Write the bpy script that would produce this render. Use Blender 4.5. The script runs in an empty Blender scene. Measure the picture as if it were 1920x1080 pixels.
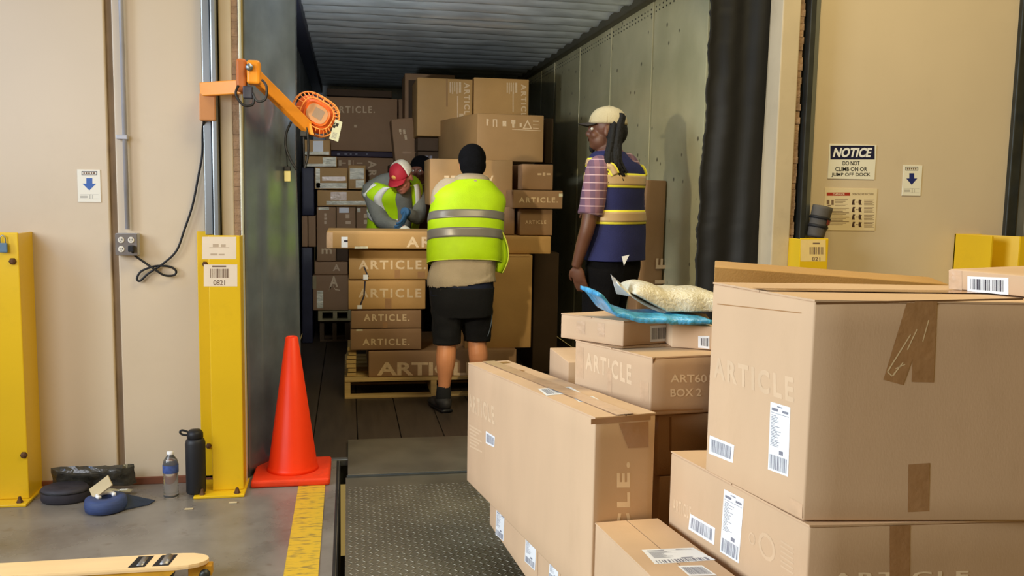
import bpy, bmesh, math, random
from mathutils import Vector, Matrix, noise
random.seed(7)
SC = bpy.context.scene
COL = SC.collection

# ------------------------------------------------------------------ camera
FPX, CAMH = 1650.0, 1.42
YAW, PITCH, ROLL = math.radians(-10.6), math.radians(-6.17), math.radians(1.0)
ROT = (Matrix.Rotation(YAW, 3, 'Z') @ Matrix.Rotation(math.pi/2 + PITCH, 3, 'X') @ Matrix.Rotation(ROLL, 3, 'Z'))
cd = bpy.data.cameras.new('camera'); cam = bpy.data.objects.new('camera', cd); COL.objects.link(cam)
cam.matrix_world = Matrix.Translation((0, 0, CAMH)) @ ROT.to_4x4()
cd.sensor_width = 36.0; cd.lens = 36.0*FPX/1920.0; cd.clip_start = 0.05; cd.clip_end = 100
SC.camera = cam

# ------------------------------------------------------------------ view, world, lights
SC.view_settings.view_transform = 'Standard'
SC.view_settings.look = 'None'
SC.view_settings.gamma = 1.0
SC.view_settings.use_curve_mapping = False
SC.view_settings.exposure = 0.0
SC.cycles.max_bounces = 6
world = bpy.data.worlds.new('world'); SC.world = world; world.use_nodes = True
bg = world.node_tree.nodes['Background']
bg.inputs[0].default_value = (1.0, 0.68, 0.20, 1); bg.inputs[1].default_value = 0.27

def light(name, kind, loc, target, energy, color, size=1.0, size_y=None, spot=None, blend=0.5, spread=None):
    l = bpy.data.lights.new(name, kind); l.energy = energy; l.color = color
    if kind == 'AREA':
        l.size = size
        if size_y: l.shape = 'RECTANGLE'; l.size_y = size_y
    else:
        l.shadow_soft_size = size
    if kind == 'SPOT': l.spot_size = math.radians(spot); l.spot_blend = blend
    o = bpy.data.objects.new(name, l); COL.objects.link(o)
    o.location = loc
    if spread: l.spread = math.radians(spread)
    o.rotation_euler = (Vector(target)-Vector(loc)).to_track_quat('-Z', 'Y').to_euler()
    return o
# daylight and high bay lamps of the hall, to the left of the camera, with an added wall fill
light('hall_daylight', 'AREA', (-5.0, 1.1, 2.6), (0.9, 1.70, 0.8), 98, (0.80, 0.92, 1.0), 2.0, 2.0, spread=80)
light('high_bay_lamp', 'AREA', (1.9, 2.0, 4.6), (1.9, 3.5, 0.5), 120, (1.0, 0.86, 0.50), 2.5, 1.5)
light('left_wall_fill', 'AREA', (-2.3, 1.5, 2.1), (-1.2, 4.35, 1.0), 19, (0.84, 0.88, 1.0), 1.5, 1.5, spread=110)  # unseen fill added to brighten the left wall
light('blue_skylight', 'AREA', (-3.4, 3.2, 3.3), (-2.5, 4.35, 2.4), 30, (0.22, 0.48, 1.0), 0.7, 0.7)
# unseen cool area light added over the door to brighten the curtain
light('door_head_fill', 'AREA', (0.8, 4.58, 3.15), (0.8, 4.75, 0.0), 26, (0.80, 0.90, 1.0), 2.3, 0.22)
# unseen spot added to throw the men's shadows rightwards inside the trailer
light('trailer_shadow_spot', 'SPOT', (-0.95, 2.45, 1.80), (1.22, 5.3, 1.35), 215, (1.0, 0.86, 0.56), 0.05, spot=46, blend=0.35)
# the orange dock lamp on its arm
light('dock_lamp_beam', 'SPOT', (-0.10, 4.98, 1.86), (0.9, 9.0, 2.7), 105, (0.88, 0.94, 1.0), 0.06, spot=135, blend=1.0)

# ------------------------------------------------------------------ pixel helpers (find real positions)
def ray(px, py):
    return ROT @ Vector(((px-960)/FPX, (540-py)/FPX, -1.0))
def P(px, py, X=None, Y=None, Z=None):
    d = ray(px, py)
    t = Y/d.y if Y is not None else ((Z-CAMH)/d.z if Z is not None else X/d.x)
    return Vector((0, 0, CAMH)) + d*t
def onplane(px, py, p0, n):
    d = ray(px, py); C = Vector((0, 0, CAMH))
    return C + d*((p0-C).dot(n)/d.dot(n))

# ------------------------------------------------------------------ materials
MATS = {}
def nodes_of(name):
    m = bpy.data.materials.new(name); m.use_nodes = True
    nt = m.node_tree; b = nt.nodes['Principled BSDF']
    return m, nt, b
def mat(name, col, rough=0.6, metal=0.0, var=0.08, scale=8.0, bump=0.0, bscale=60.0, stretch=None, spec=0.35, objvar=0.0, dirt=0.0, dirtcol=(0.1, 0.08, 0.06), alpha=None, trans=0.0, emit=None, coat=0.0, dscale=3.0):
    if name in MATS: return MATS[name]
    m, nt, b = nodes_of(name); N = nt.nodes.new; L = nt.links.new
    tc = N('ShaderNodeTexCoord'); mp = N('ShaderNodeMapping'); L(tc.outputs['Object'], mp.inputs[0])
    if stretch: mp.inputs['Scale'].default_value = stretch
    nz = N('ShaderNodeTexNoise'); nz.inputs['Scale'].default_value = scale; nz.inputs['Detail'].default_value = 6
    L(mp.outputs[0], nz.inputs['Vector'])
    rp = N('ShaderNodeValToRGB'); rp.color_ramp.elements[0].position = 0.3; rp.color_ramp.elements[1].position = 0.7
    rp.color_ramp.elements[0].color = tuple(c*(1-var) for c in col)+(1,)
    rp.color_ramp.elements[1].color = tuple(min(1, c*(1+var)) for c in col)+(1,)
    L(nz.outputs['Fac'], rp.inputs[0]); out = rp.outputs[0]
    if dirt:
        n2 = N('ShaderNodeTexNoise'); n2.inputs['Scale'].default_value = dscale; n2.inputs['Detail'].default_value = 10; n2.inputs['Roughness'].default_value = 0.7
        L(mp.outputs[0], n2.inputs['Vector'])
        r2 = N('ShaderNodeValToRGB'); r2.color_ramp.elements[0].position = 0.55; r2.color_ramp.elements[1].position = 0.75
        r2.color_ramp.elements[0].color = (0, 0, 0, 1); r2.color_ramp.elements[1].color = (dirt,)*3+(1,)
        L(n2.outputs['Fac'], r2.inputs[0])
        mx = N('ShaderNodeMixRGB'); mx.inputs[2].default_value = tuple(dirtcol)+(1,); L(r2.outputs[0], mx.inputs[0]); L(out, mx.inputs[1]); out = mx.outputs[0]
    if objvar:
        oi = N('ShaderNodeObjectInfo'); hs = N('ShaderNodeHueSaturation')
        mr = N('ShaderNodeMapRange'); mr.inputs[3].default_value = 1-objvar; mr.inputs[4].default_value = 1+objvar
        L(oi.outputs['Random'], mr.inputs[0]); L(mr.outputs[0], hs.inputs['Value']); L(out, hs.inputs['Color']); out = hs.outputs[0]
    L(out, b.inputs['Base Color'])
    b.inputs['Roughness'].default_value = rough; b.inputs['Metallic'].default_value = metal
    b.inputs['Specular IOR Level'].default_value = spec
    if coat: b.inputs['Coat Weight'].default_value = coat
    if trans: b.inputs['Transmission Weight'].default_value = trans
    if alpha is not None: b.inputs['Alpha'].default_value = alpha
    if bump:
        n3 = N('ShaderNodeTexNoise'); n3.inputs['Scale'].default_value = bscale; n3.inputs['Detail'].default_value = 4
        L(mp.outputs[0], n3.inputs['Vector'])
        bp = N('ShaderNodeBump'); bp.inputs['Strength'].default_value = bump; bp.inputs['Distance'].default_value = 0.01
        L(n3.outputs['Fac'], bp.inputs['Height']); L(bp.outputs[0], b.inputs['Normal'])
    if emit:
        b.inputs['Emission Color'].default_value = tuple(emit[:3])+(1,); b.inputs['Emission Strength'].default_value = emit[3]
    MATS[name] = m
    return m
def srgb(r, g, b):
    f = lambda c: (c/255/12.92) if c/255 <= 0.04045 else ((c/255+0.055)/1.055)**2.4
    return (f(r), f(g), f(b))
CARD = mat('cardboard', srgb(204, 171, 138), 0.66, var=0.05, scale=5, bump=0.03, bscale=300, stretch=(1, 1, .4), objvar=0.05, spec=0.2, dirt=0.12, dirtcol=srgb(150, 112, 72), dscale=6)
CARD2 = mat('cardboard_golden_dim', srgb(186, 144, 88), 0.6, var=0.06, scale=5, bump=0.10, bscale=200, objvar=0.07, spec=0.35, dirt=0.15, dirtcol=srgb(130, 95, 55))  # same cardboard as CARD, the trailer's dimmer light put into its colour
CARDM = mat('cardboard_tan_dimmed', srgb(166, 129, 84), 0.6, var=0.06, scale=5, objvar=0.05, spec=0.3, dirt=0.15, dirtcol=srgb(130, 95, 55))  # darker copy of the trailer cardboard for boxes that came out too bright
INKR = mat('clear_pale_print', srgb(240, 216, 184), 0.6)
CARD3 = mat('cardboard_brown_shaded', srgb(158, 123, 90), 0.65, var=0.07, scale=4, bump=0.08, bscale=200, objvar=0.08, spec=0.3, dirt=0.2, dirtcol=srgb(95, 70, 50))  # same cardboard again, with trailer shade put into its colour
CARDD = mat('cardboard_deep_shade', srgb(84, 66, 50), 0.7, var=0.1, scale=4, objvar=0.1, spec=0.2)  # same cardboard with deep shade put into its colour
KRAFTEDGE = mat('cardboard_cut_edge', srgb(120, 84, 50), 0.8)
TAPE = mat('packing_tape', srgb(166, 124, 84), 0.25, var=0.06, scale=25, bump=0.15, bscale=40, spec=0.6)
INKFF = mat('very_faint_print', srgb(210, 179, 146), 0.6)
TAPECLEAR = mat('clear_tape', srgb(202, 168, 136), 0.28, var=0.10, scale=30, bump=0.2, bscale=50, spec=0.6)
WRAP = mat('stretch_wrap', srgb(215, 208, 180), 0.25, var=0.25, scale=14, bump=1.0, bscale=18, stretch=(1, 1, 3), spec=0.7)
INKL = mat('pale_print', srgb(218, 190, 152), 0.6, var=0.1, scale=60)
INKF = mat('faint_print', srgb(216, 186, 152), 0.6, var=0.05, scale=60)
LABEL = mat('label_paper', srgb(236, 236, 238), 0.45, var=0.02)
INKG = mat('label_grey_print', srgb(128, 128, 140), 0.6, var=0.1, scale=200)
INKB = mat('label_black_print', srgb(45, 42, 55), 0.6, var=0.1)
BLACK = mat('black_print', srgb(28, 26, 28), 0.6)

# ------------------------------------------------------------------ object helpers
def link(o, parent=None):
    COL.objects.link(o)
    if parent is not None: o.parent = parent
    return o
def mesh_obj(name, verts, faces, m, parent=None, smooth=False, loc=None):
    me = bpy.data.meshes.new(name); me.from_pydata([tuple(v) for v in verts], [], faces); me.update()
    if m: me.materials.append(m)
    if smooth: me.polygons.foreach_set('use_smooth', [True]*len(me.polygons))
    o = bpy.data.objects.new(name, me); link(o, parent)
    if loc is not None: o.location = loc
    return o
def bm_obj(name, bm, m, parent=None, smooth=False, loc=None):
    me = bpy.data.meshes.new(name); bmesh.ops.recalc_face_normals(bm, faces=bm.faces[:]); bm.to_mesh(me); bm.free()
    if m: me.materials.append(m)
    if smooth: me.polygons.foreach_set('use_smooth', [True]*len(me.polygons))
    o = bpy.data.objects.new(name, me); link(o, parent)
    if loc is not None: o.location = loc
    return o
def tag(o, label=None, cat=None, group=None, kind=None):
    if label: o['label'] = label
    if cat: o['category'] = cat
    if group: o['group'] = group
    if kind: o['kind'] = kind
    return o
def empty(name, loc, label=None, cat=None, group=None, kind=None):
    o = bpy.data.objects.new(name, None); o.empty_display_size = 0.1; o.location = loc; link(o)
    return tag(o, label, cat, group, kind)
def ab(bm, x0, x1, y0, y1, z0, z1, bev=0.0, seg=2, M=None):
    vs = [bm.verts.new(v) for v in ((x0,y0,z0),(x1,y0,z0),(x1,y1,z0),(x0,y1,z0),(x0,y0,z1),(x1,y0,z1),(x1,y1,z1),(x0,y1,z1))]
    fs = [bm.faces.new([vs[i] for i in f]) for f in ((0,3,2,1),(4,5,6,7),(0,1,5,4),(1,2,6,5),(2,3,7,6),(3,0,4,7))]
    new = vs
    if bev > 0:
        es = list({e for f in fs for e in f.edges})
        r = bmesh.ops.bevel(bm, geom=es, offset=bev, segments=seg, affect='EDGES', profile=0.5)
        new = list({v for f in r['faces'] for v in f.verts} | {v for v in vs if v.is_valid})
    if M is not None:
        for v in new: v.co = M @ v.co
    return new
def box(name, x0, x1, y0, y1, z0, z1, m, parent=None, bev=0.0, M=None, smooth=False):
    """axis box; as a top-level thing its origin is at its base centre, as a part it is in the parent's frame"""
    bm = bmesh.new()
    if parent is None:
        cx, cy = (x0+x1)/2, (y0+y1)/2
        ab(bm, x0-cx, x1-cx, y0-cy, y1-cy, 0, z1-z0, bev, M=M)
        return bm_obj(name, bm, m, None, smooth, (cx, cy, z0))
    o = Vector(parent.location) if parent.parent is None else Vector(parent.parent.location)
    ab(bm, x0-o.x, x1-o.x, y0-o.y, y1-o.y, z0-o.z, z1-o.z, bev, M=M)
    return bm_obj(name, bm, m, parent, smooth)
def worldorg(o):
    v = Vector(o.location); p = o.parent
    while p: v += Vector(p.location); p = p.parent
    return v
def catmull(pts, n):
    """pts list of tuples -> n+1 samples"""
    k = len(pts); out = []
    for i in range(n+1):
        u = i/n*(k-1); j = min(int(u), k-2); t = u-j
        p0, p1, p2, p3 = pts[max(j-1, 0)], pts[j], pts[j+1], pts[min(j+2, k-1)]
        out.append(tuple(0.5*((2*b)+(-a+c)*t+(2*a-5*b+4*c-d)*t*t+(-a+3*b-3*c+d)*t**3) for a, b, c, d in zip(p0, p1, p2, p3)))
    return out
def tube_geo(pts, r, seg=8, n=None, closed=False):
    """pts: (x,y,z) or (x,y,z,r). returns verts, faces"""
    q = [tuple(p) if len(p) == 4 else tuple(p)+(r,) for p in pts]
    if n: q = catmull(q, n)
    V = []; F = []; up = None; k = len(q)
    for i, p in enumerate(q):
        c = Vector(p[:3]); a = Vector(q[max(i-1, 0)][:3]); b = Vector(q[min(i+1, k-1)][:3])
        t = (b-a).normalized() if (b-a).length > 1e-9 else Vector((0, 0, 1))
        if up is None: up = Vector((0, 0, 1)) if abs(t.z) < 0.9 else Vector((0, 1, 0))
        s = t.cross(up).normalized(); up = s.cross(t).normalized()
        for j in range(seg):
            a_ = 2*math.pi*j/seg
            V.append(c+(s*math.cos(a_)+up*math.sin(a_))*p[3])
    for i in range(k-1):
        for j in range(seg):
            F.append((i*seg+j, i*seg+(j+1) % seg, (i+1)*seg+(j+1) % seg, (i+1)*seg+j))
    if not closed:
        F.append(tuple(range(seg-1, -1, -1))); F.append(tuple((k-1)*seg+j for j in range(seg)))
    return V, F
def join_geo(*gs):
    V = []; F = []
    for v, f in gs:
        o = len(V); V += list(v); F += [tuple(i+o for i in q) for q in f]
    return V, F
def tube(name, pts, r, m, parent=None, seg=8, n=None, loc=None):
    V, F = tube_geo(pts, r, seg, n)
    return mesh_obj(name, V, F, m, parent, True, loc)
def lathe_geo(prof, seg=24, c=(0, 0, 0)):
    V = []; F = []
    for r, z in prof:
        for j in range(seg):
            a = 2*math.pi*j/seg; V.append(Vector((c[0]+r*math.cos(a), c[1]+r*math.sin(a), c[2]+z)))
    k = len(prof)
    for i in range(k-1):
        for j in range(seg):
            F.append((i*seg+j, i*seg+(j+1) % seg, (i+1)*seg+(j+1) % seg, (i+1)*seg+j))
    F.append(tuple(range(seg-1, -1, -1))); F.append(tuple((k-1)*seg+j for j in range(seg)))
    return V, F

# ------------------------------------------------------------------ flat print (labels, lettering)
_T = {}
def text2d(s, bold=0.0, space=1.0):
    key = (s, bold, space)
    if key in _T: return _T[key]
    c = bpy.data.curves.new('lettering', 'FONT'); c.body = s; c.size = 1; c.offset = bold; c.space_character = space; c.align_x = 'CENTER'; c.resolution_u = 3
    o = bpy.data.objects.new('lettering', c); COL.objects.link(o)
    dg = bpy.context.evaluated_depsgraph_get()
    me = bpy.data.meshes.new_from_object(o.evaluated_get(dg))
    V = [(v.co.x, v.co.y) for v in me.vertices]; F = [tuple(p.vertices) for p in me.polygons]
    bpy.data.objects.remove(o); bpy.data.curves.remove(c); bpy.data.meshes.remove(me)
    x0 = min(v[0] for v in V); x1 = max(v[0] for v in V); y0 = min(v[1] for v in V); y1 = max(v[1] for v in V)
    V = [((x-x0)/(x1-x0), (y-y0)/(y1-y0)) for x, y in V]
    _T[key] = (V, F); return _T[key]
def rects2d(rs):
    V = []; F = []
    for x0, y0, x1, y1 in rs:
        o = len(V); V += [(x0, y0), (x1, y0), (x1, y1), (x0, y1)]; F.append((o, o+1, o+2, o+3))
    return V, F
def barcode2d(seed=1, n=26, x0=0.08, x1=0.92, y0=0.15, y1=0.85):
    r = random.Random(seed); rs = []; x = x0
    w = [(r.choice((1, 1, 2, 3)), r.choice((1, 1, 2))) for _ in range(n)]
    s = (x1-x0)/sum(a+b for a, b in w)
    for a, b in w:
        rs.append((x, y0, x+a*s, y1)); x += (a+b)*s
    return rects2d(rs)
QUAD = rects2d([(0, 0, 1, 1)])
def bil(q, u, v):
    return q[0]*(1-u)*(1-v)+q[1]*u*(1-v)+q[2]*u*v+q[3]*(1-u)*v     # q: bottom-left, bottom-right, top-right, top-left
def decal3(name, parent, q3, n, geo, m, off):
    """flat piece from 2D geometry mapped on a world quad q3 lying on a face with outward normal n"""
    o = worldorg(parent)
    V = [bil(q3, u, v)+n*(off*.16+.0001)-o for u, v in geo[0]]
    return mesh_obj(name, V, geo[1], m, parent)
class Face:
    def __init__(s, obj, p0, n): s.obj, s.p0, s.n = obj, Vector(p0), Vector(n).normalized()
    def q(s, pts): return [onplane(x, y, s.p0, s.n) for x, y in pts]
    def put(s, name, pts, geo, m, off=0.0012, parent=None):
        """pts: four pixels bottom-left, bottom-right, top-right, top-left"""
        return decal3(name, parent or s.obj, s.q(pts), s.n, geo, m, off)
    def text(s, t, pts, m=INKL, bold=0.02, off=0.0014, parent=None, name='lettering'):
        return s.put(name, pts, text2d(t, bold, 1.3 if t.startswith('ARTICLE') else 1.0), m, off, parent)
    def label(s, pts, kind='barcode', seed=1, ink=INKG):
        lb = s.put('label', pts, QUAD, LABEL, 0.0016)
        if kind == 'barcode':
            decal3('barcode', lb, s.q(pts), s.n, barcode2d(seed), ink, 0.0026)
        elif kind == 'shipping':     # tall: text on top, barcode at the foot
            decal3('barcode', lb, s.q(pts), s.n, barcode2d(seed, 18, 0.06, 0.94, 0.03, 0.24), ink, 0.0026)
            r = random.Random(seed); rs = [(0.35, 0.95, 0.62, 0.965), (0.08, 0.885, 0.40, 0.925), (0.62, 0.885, 0.92, 0.92), (0.05, 0.85, 0.95, 0.857), (0.52, 0.27, 0.72, 0.33)]
            y = 0.82
            while y > 0.36:
                rs.append((0.08, y-0.009, 0.08+r.uniform(0.15, 0.5), y)); y -= 0.022
            decal3('print_lines', lb, s.q(pts), s.n, rects2d(rs), ink, 0.0026)
        return lb
def R(x0, y0, x1, y1): return [(x0, y1), (x1, y1), (x1, y0), (x0, y0)]

# ------------------------------------------------------------------ cardboard boxes
def hexbox(name, bot, top, m, bev=0.004, cuts=5, amp=0.0022, recess=0.0, seed=0, label=None, group=None, cat='box'):
    """bot/top: world corners E0,E2,E3,E1 (near, right, far, left)"""
    bot = [Vector(p) for p in bot]; top = [Vector(p) for p in top]
    org = sum(bot, Vector())/4; org.z = min(p.z for p in bot)
    if recess: tt = [t - (t-b).normalized()*recess for b, t in zip(bot, top)]
    else: tt = top
    bm = bmesh.new()
    vs = [bm.verts.new(p-org) for p in bot]+[bm.verts.new(p-org) for p in tt]
    for f in ((3, 2, 1, 0), (4, 5, 6, 7), (0, 1, 5, 4), (1, 2, 6, 5), (2, 3, 7, 6), (3, 0, 4, 7)): bm.faces.new([vs[i] for i in f])
    bmesh.ops.recalc_face_normals(bm, faces=bm.faces[:])
    if bev: bmesh.ops.bevel(bm, geom=bm.edges[:], offset=bev, segments=2, affect='EDGES', profile=0.5)
    if cuts:
        es = [e for e in bm.edges if e.calc_length() > 0.05]
        bmesh.ops.subdivide_edges(bm, edges=es, cuts=cuts, use_grid_fill=True)
        bm.normal_update()
        for v in bm.verts:
            d = noise.noise(v.co*6+Vector((seed*3.1, seed, 0)))
            v.co -= v.normal*.0001
    o = bm_obj(name, bm, m, None, True, org)
    for p in o.data.polygons: p.use_smooth = True
    try: o.data.set_sharp_from_angle(angle=math.radians(50))
    except Exception: pass
    tag(o, label, cat, group)
    F = {}
    c = sum(bot+top, Vector())/8
    for k, (a, b) in dict(R=(0, 1), L=(3, 0), B=(2, 3)).items():
        n = (bot[b]-bot[a]).cross(top[a]-bot[a]).normalized()
        if n.dot(bot[a]-c) < 0: n = -n
        F[k] = Face(o, bot[a], n)
    n = (top[1]-top[0]).cross(top[3]-top[0]).normalized()
    if n.z < 0: n = -n
    F['T'] = Face(o, top[0], n)
    return o, F, bot, top
def flaps(o, top, along=0, gap=0.003, th=0.004, m=None, tape=True, tm=None, over=0.0):
    """two top flaps meeting in a seam; along=0 seam runs E0->E1 direction, 1 runs E0->E2 direction"""
    E0, E2, E3, E1 = top
    org = worldorg(o)
    n = (E2-E0).cross(E1-E0).normalized()
    if n.z < 0: n = -n
    def pt(u, v): return E0*(1-u)*(1-v)+E2*u*(1-v)+E3*u*v+E1*(1-u)*v
    L_ = (E2-E0).length if along == 0 else (E1-E0).length
    g = gap/2/L_
    for a, b in ((0.0, 0.5-g), (0.5+g, 1.0)):
        bm = bmesh.new(); vs = []
        N_ = 8
        grid = {}
        for i in range(N_+1):
            for j in range(N_+1):
                s = a+(b-a)*i/N_; t = j/N_
                u, v = (s, t) if along == 0 else (t, s)
                d = noise.noise(pt(u, v)*7)*0.0015
                for k, h in ((0, -th), (1, 0.0)):
                    grid[i, j, k] = bm.verts.new(pt(u, v)-org+n*(h+d))
        for i in range(N_):
            for j in range(N_):
                for k in (0, 1): bm.faces.new([grid[i, j, k], grid[i+1, j, k], grid[i+1, j+1, k], grid[i, j+1, k]])
        for i in range(N_):
            for j in (0, N_):
                bm.faces.new([grid[i, j, 0], grid[i+1, j, 0], grid[i+1, j, 1], grid[i, j, 1]])
                bm.faces.new([grid[j, i, 0], grid[j, i+1, 0], grid[j, i+1, 1], grid[j, i, 1]])
        bm_obj('flap', bm, m or o.data.materials[0], o)
    if tape:
        w = 0.026/L_
        V = []; F = []; K = 12
        for j in range(K+1):
            t = j/K
            for s in (0.5-w, 0.5+w):
                u, v = (s, t) if along == 0 else (t, s)
                V.append(pt(u, v)-org+n*(0.0025+noise.noise(pt(u, v)*30)*0.0006))
        for j in range(K): F.append((2*j, 2*j+1, 2*j+3, 2*j+2))
        mesh_obj('tape', V, F, tm or TAPE, o)
def vedge(xt, yt, xb, yb, Hm):
    a = ray(xt, yt); b = ray(xb, yb); a = a/a.y; b = b/b.y
    Y = Hm/(a.z-b.z); C = Vector((0, 0, CAMH))
    T = C+a*Y; B = C+b*Y; x = (T.x+B.x)/2
    return Vector((x, Y, B.z)), Vector((x, Y, T.z))
BOXN = [0]
def fbox(x0, y0, x1, y1, Y, depth, m, label, group='cartons stacked in the trailer', bev=0.006, zb=None, rot=0.0, tiltpx=0):
    """box facing the dock: front face at distance Y filling the pixel rectangle"""
    xm, ym = (x0+x1)/2, (y0+y1)/2
    X0, X1 = P(x0, ym, Y=Y).x, P(x1, ym, Y=Y).x
    Z1, Z0 = P(xm, y0, Y=Y).z, P(xm, y1, Y=Y).z
    if zb is not None: Z0 = zb
    c = [(X0, Y), (X1, Y), (X1, Y+depth), (X0, Y+depth)]
    if rot:
        cx, cy = c[0] if rot > 0 else c[1]; s, co = math.sin(rot), math.cos(rot)
        c = [(cx+(x-cx)*co-(y-cy)*s, cy+(x-cx)*s+(y-cy)*co) for x, y in c]
    BOXN[0] += 1
    o, F, b, t = hexbox('cardboard_box', [(x, y, Z0) for x, y in c], [(x, y, Z1) for x, y in c], m, bev, 4, 0.004, seed=BOXN[0], label=label, group=group)
    # closing seam and its tape across the front
    return o, F['R']
# ================================================================== STRUCTURE
YW = 4.35                                     # front of the dock wall
CREAM = mat('painted_wall_panel', srgb(208, 190, 164), 0.42, var=0.035, scale=1.6, bump=0.04, bscale=3, spec=0.45, dirt=0.10, dirtcol=srgb(140, 118, 88), dscale=2.2)
CREAM2 = mat('painted_jamb', srgb(196, 178, 148), 0.55, var=0.06, scale=5, dirt=0.25, dirtcol=srgb(120, 90, 60))
GROOVE = mat('dirty_joint', srgb(140, 118, 92), 0.8, var=0.2, scale=6)
STEEL = mat('galvanised_steel', srgb(150, 155, 158), 0.38, 0.85, var=0.12, scale=12, stretch=(1, 1, .1))
DSTEEL = mat('dark_steel', srgb(72, 74, 72), 0.45, 0.8, var=0.2, scale=10)
FOAM = mat('worn_brush_seal', srgb(150, 120, 92), 0.9, var=0.3, scale=14, bump=0.6, bscale=60, dirt=0.5, dirtcol=srgb(70, 50, 38), dscale=8)
VINYL = mat('grey_black_vinyl', srgb(118, 128, 140), 0.22, 0.35, var=0.25, scale=4, spec=0.8, bump=0.12, bscale=6)
BVINYL = mat('black_vinyl', srgb(17, 16, 16), 0.6, var=0.2, scale=6, spec=0.3)
YEL = mat('yellow_paint', srgb(226, 184, 26), 0.32, var=0.04, scale=3, spec=0.5, dirt=0.12, dirtcol=srgb(120, 92, 30), dscale=6)
RUST = mat('rusty_bolt', srgb(96, 66, 40), 0.7, 0.3, var=0.3, scale=50)

# concrete floor, with the pit of the dock leveller left open
def concrete():
    m, nt, b = nodes_of('polished_concrete'); N = nt.nodes.new; L = nt.links.new
    tc = N('ShaderNodeTexCoord'); n1 = N('ShaderNodeTexNoise'); n1.inputs['Scale'].default_value = 2.2; n1.inputs['Detail'].default_value = 8; n1.inputs['Roughness'].default_value = 0.65
    L(tc.outputs['Object'], n1.inputs['Vector'])
    r = N('ShaderNodeValToRGB'); e = r.color_ramp.elements; e[0].position = 0.3; e[0].color = srgb(104, 97, 90)+(1,); e[1].position = 0.72; e[1].color = srgb(144, 137, 128)+(1,)
    L(n1.outputs['Fac'], r.inputs[0])
    n2 = N('ShaderNodeTexNoise'); n2.inputs['Scale'].default_value = 14; n2.inputs['Detail'].default_value = 8; L(tc.outputs['Object'], n2.inputs['Vector'])
    r2 = N('ShaderNodeValToRGB'); r2.color_ramp.elements[0].position = 0.62; r2.color_ramp.elements[1].position = 0.72
    r2.color_ramp.elements[0].color = (0, 0, 0, 1); r2.color_ramp.elements[1].color = (.45, .45, .45, 1); L(n2.outputs['Fac'], r2.inputs[0])
    mx = N('ShaderNodeMixRGB'); mx.inputs[2].default_value = srgb(92, 78, 66)+(1,); L(r2.outputs[0], mx.inputs[0]); L(r.outputs[0], mx.inputs[1])
    L(mx.outputs[0], b.inputs['Base Color'])
    mr = N('ShaderNodeMapRange'); mr.inputs[3].default_value = 0.16; mr.inputs[4].default_value = 0.42; L(n1.outputs['Fac'], mr.inputs[0]); L(mr.outputs[0], b.inputs['Roughness'])
    return m
CONC = concrete()
bm = bmesh.new()
ab(bm, -7, -0.048, -3, 4.60, -0.3, 0)
ab(bm, -0.048, 2.02, -3, 0.6, -0.3, 0)
ab(bm, 2.02, 7, -3, 4.60, -0.3, 0)
fl = bm_obj('floor', bm, CONC); fl['kind'] = 'structure'
pit = box('trim_pit', -0.3, 2.2, 0.4, 4.74, -0.62, -0.58, mat('pit_black', (0.01, 0.01, 0.01), 0.9)); pit['kind'] = 'structure'
# added black lining with the pit's shade in its colour, then steel edge angle
o = box('trim_pit_shade_lining', -0.0475, -0.043, 0.6, 4.60, -0.5, -0.004, mat('pit_black', (0.01, 0.01, 0.01), 0.9)); o['kind'] = 'structure'
o = box('trim_pit_edge', -0.062, -0.050, 0.6, 4.60, -0.05, 0.003, DSTEEL, bev=0.002); o['kind'] = 'structure'
# yellow safety line worn paint
def worn_paint():
    m, nt, b = nodes_of('worn_yellow_line'); N = nt.nodes.new; L = nt.links.new
    tc = N('ShaderNodeTexCoord'); n1 = N('ShaderNodeTexNoise'); n1.inputs['Scale'].default_value = 18; n1.inputs['Detail'].default_value = 9
    mp = N('ShaderNodeMapping'); mp.inputs['Scale'].default_value = (1.0, 3.0, 1); L(tc.outputs['Object'], mp.inputs[0]); L(mp.outputs[0], n1.inputs['Vector'])
    r = N('ShaderNodeValToRGB'); e = r.color_ramp.elements; e[0].position = 0.30; e[0].color = srgb(130, 112, 66)+(1,); e[1].position = 0.50; e[1].color = srgb(214, 176, 52)+(1,)
    L(n1.outputs['Fac'], r.inputs[0]); L(r.outputs[0], b.inputs['Base Color']); b.inputs['Roughness'].default_value = 0.4
    return m
o = box('floor_line', -0.238, -0.112, -1, 4.34, 0.0, 0.0025, worn_paint()); o['kind'] = 'structure'; o['label'] = 'worn yellow line painted on the concrete floor beside the leveller pit'

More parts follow.
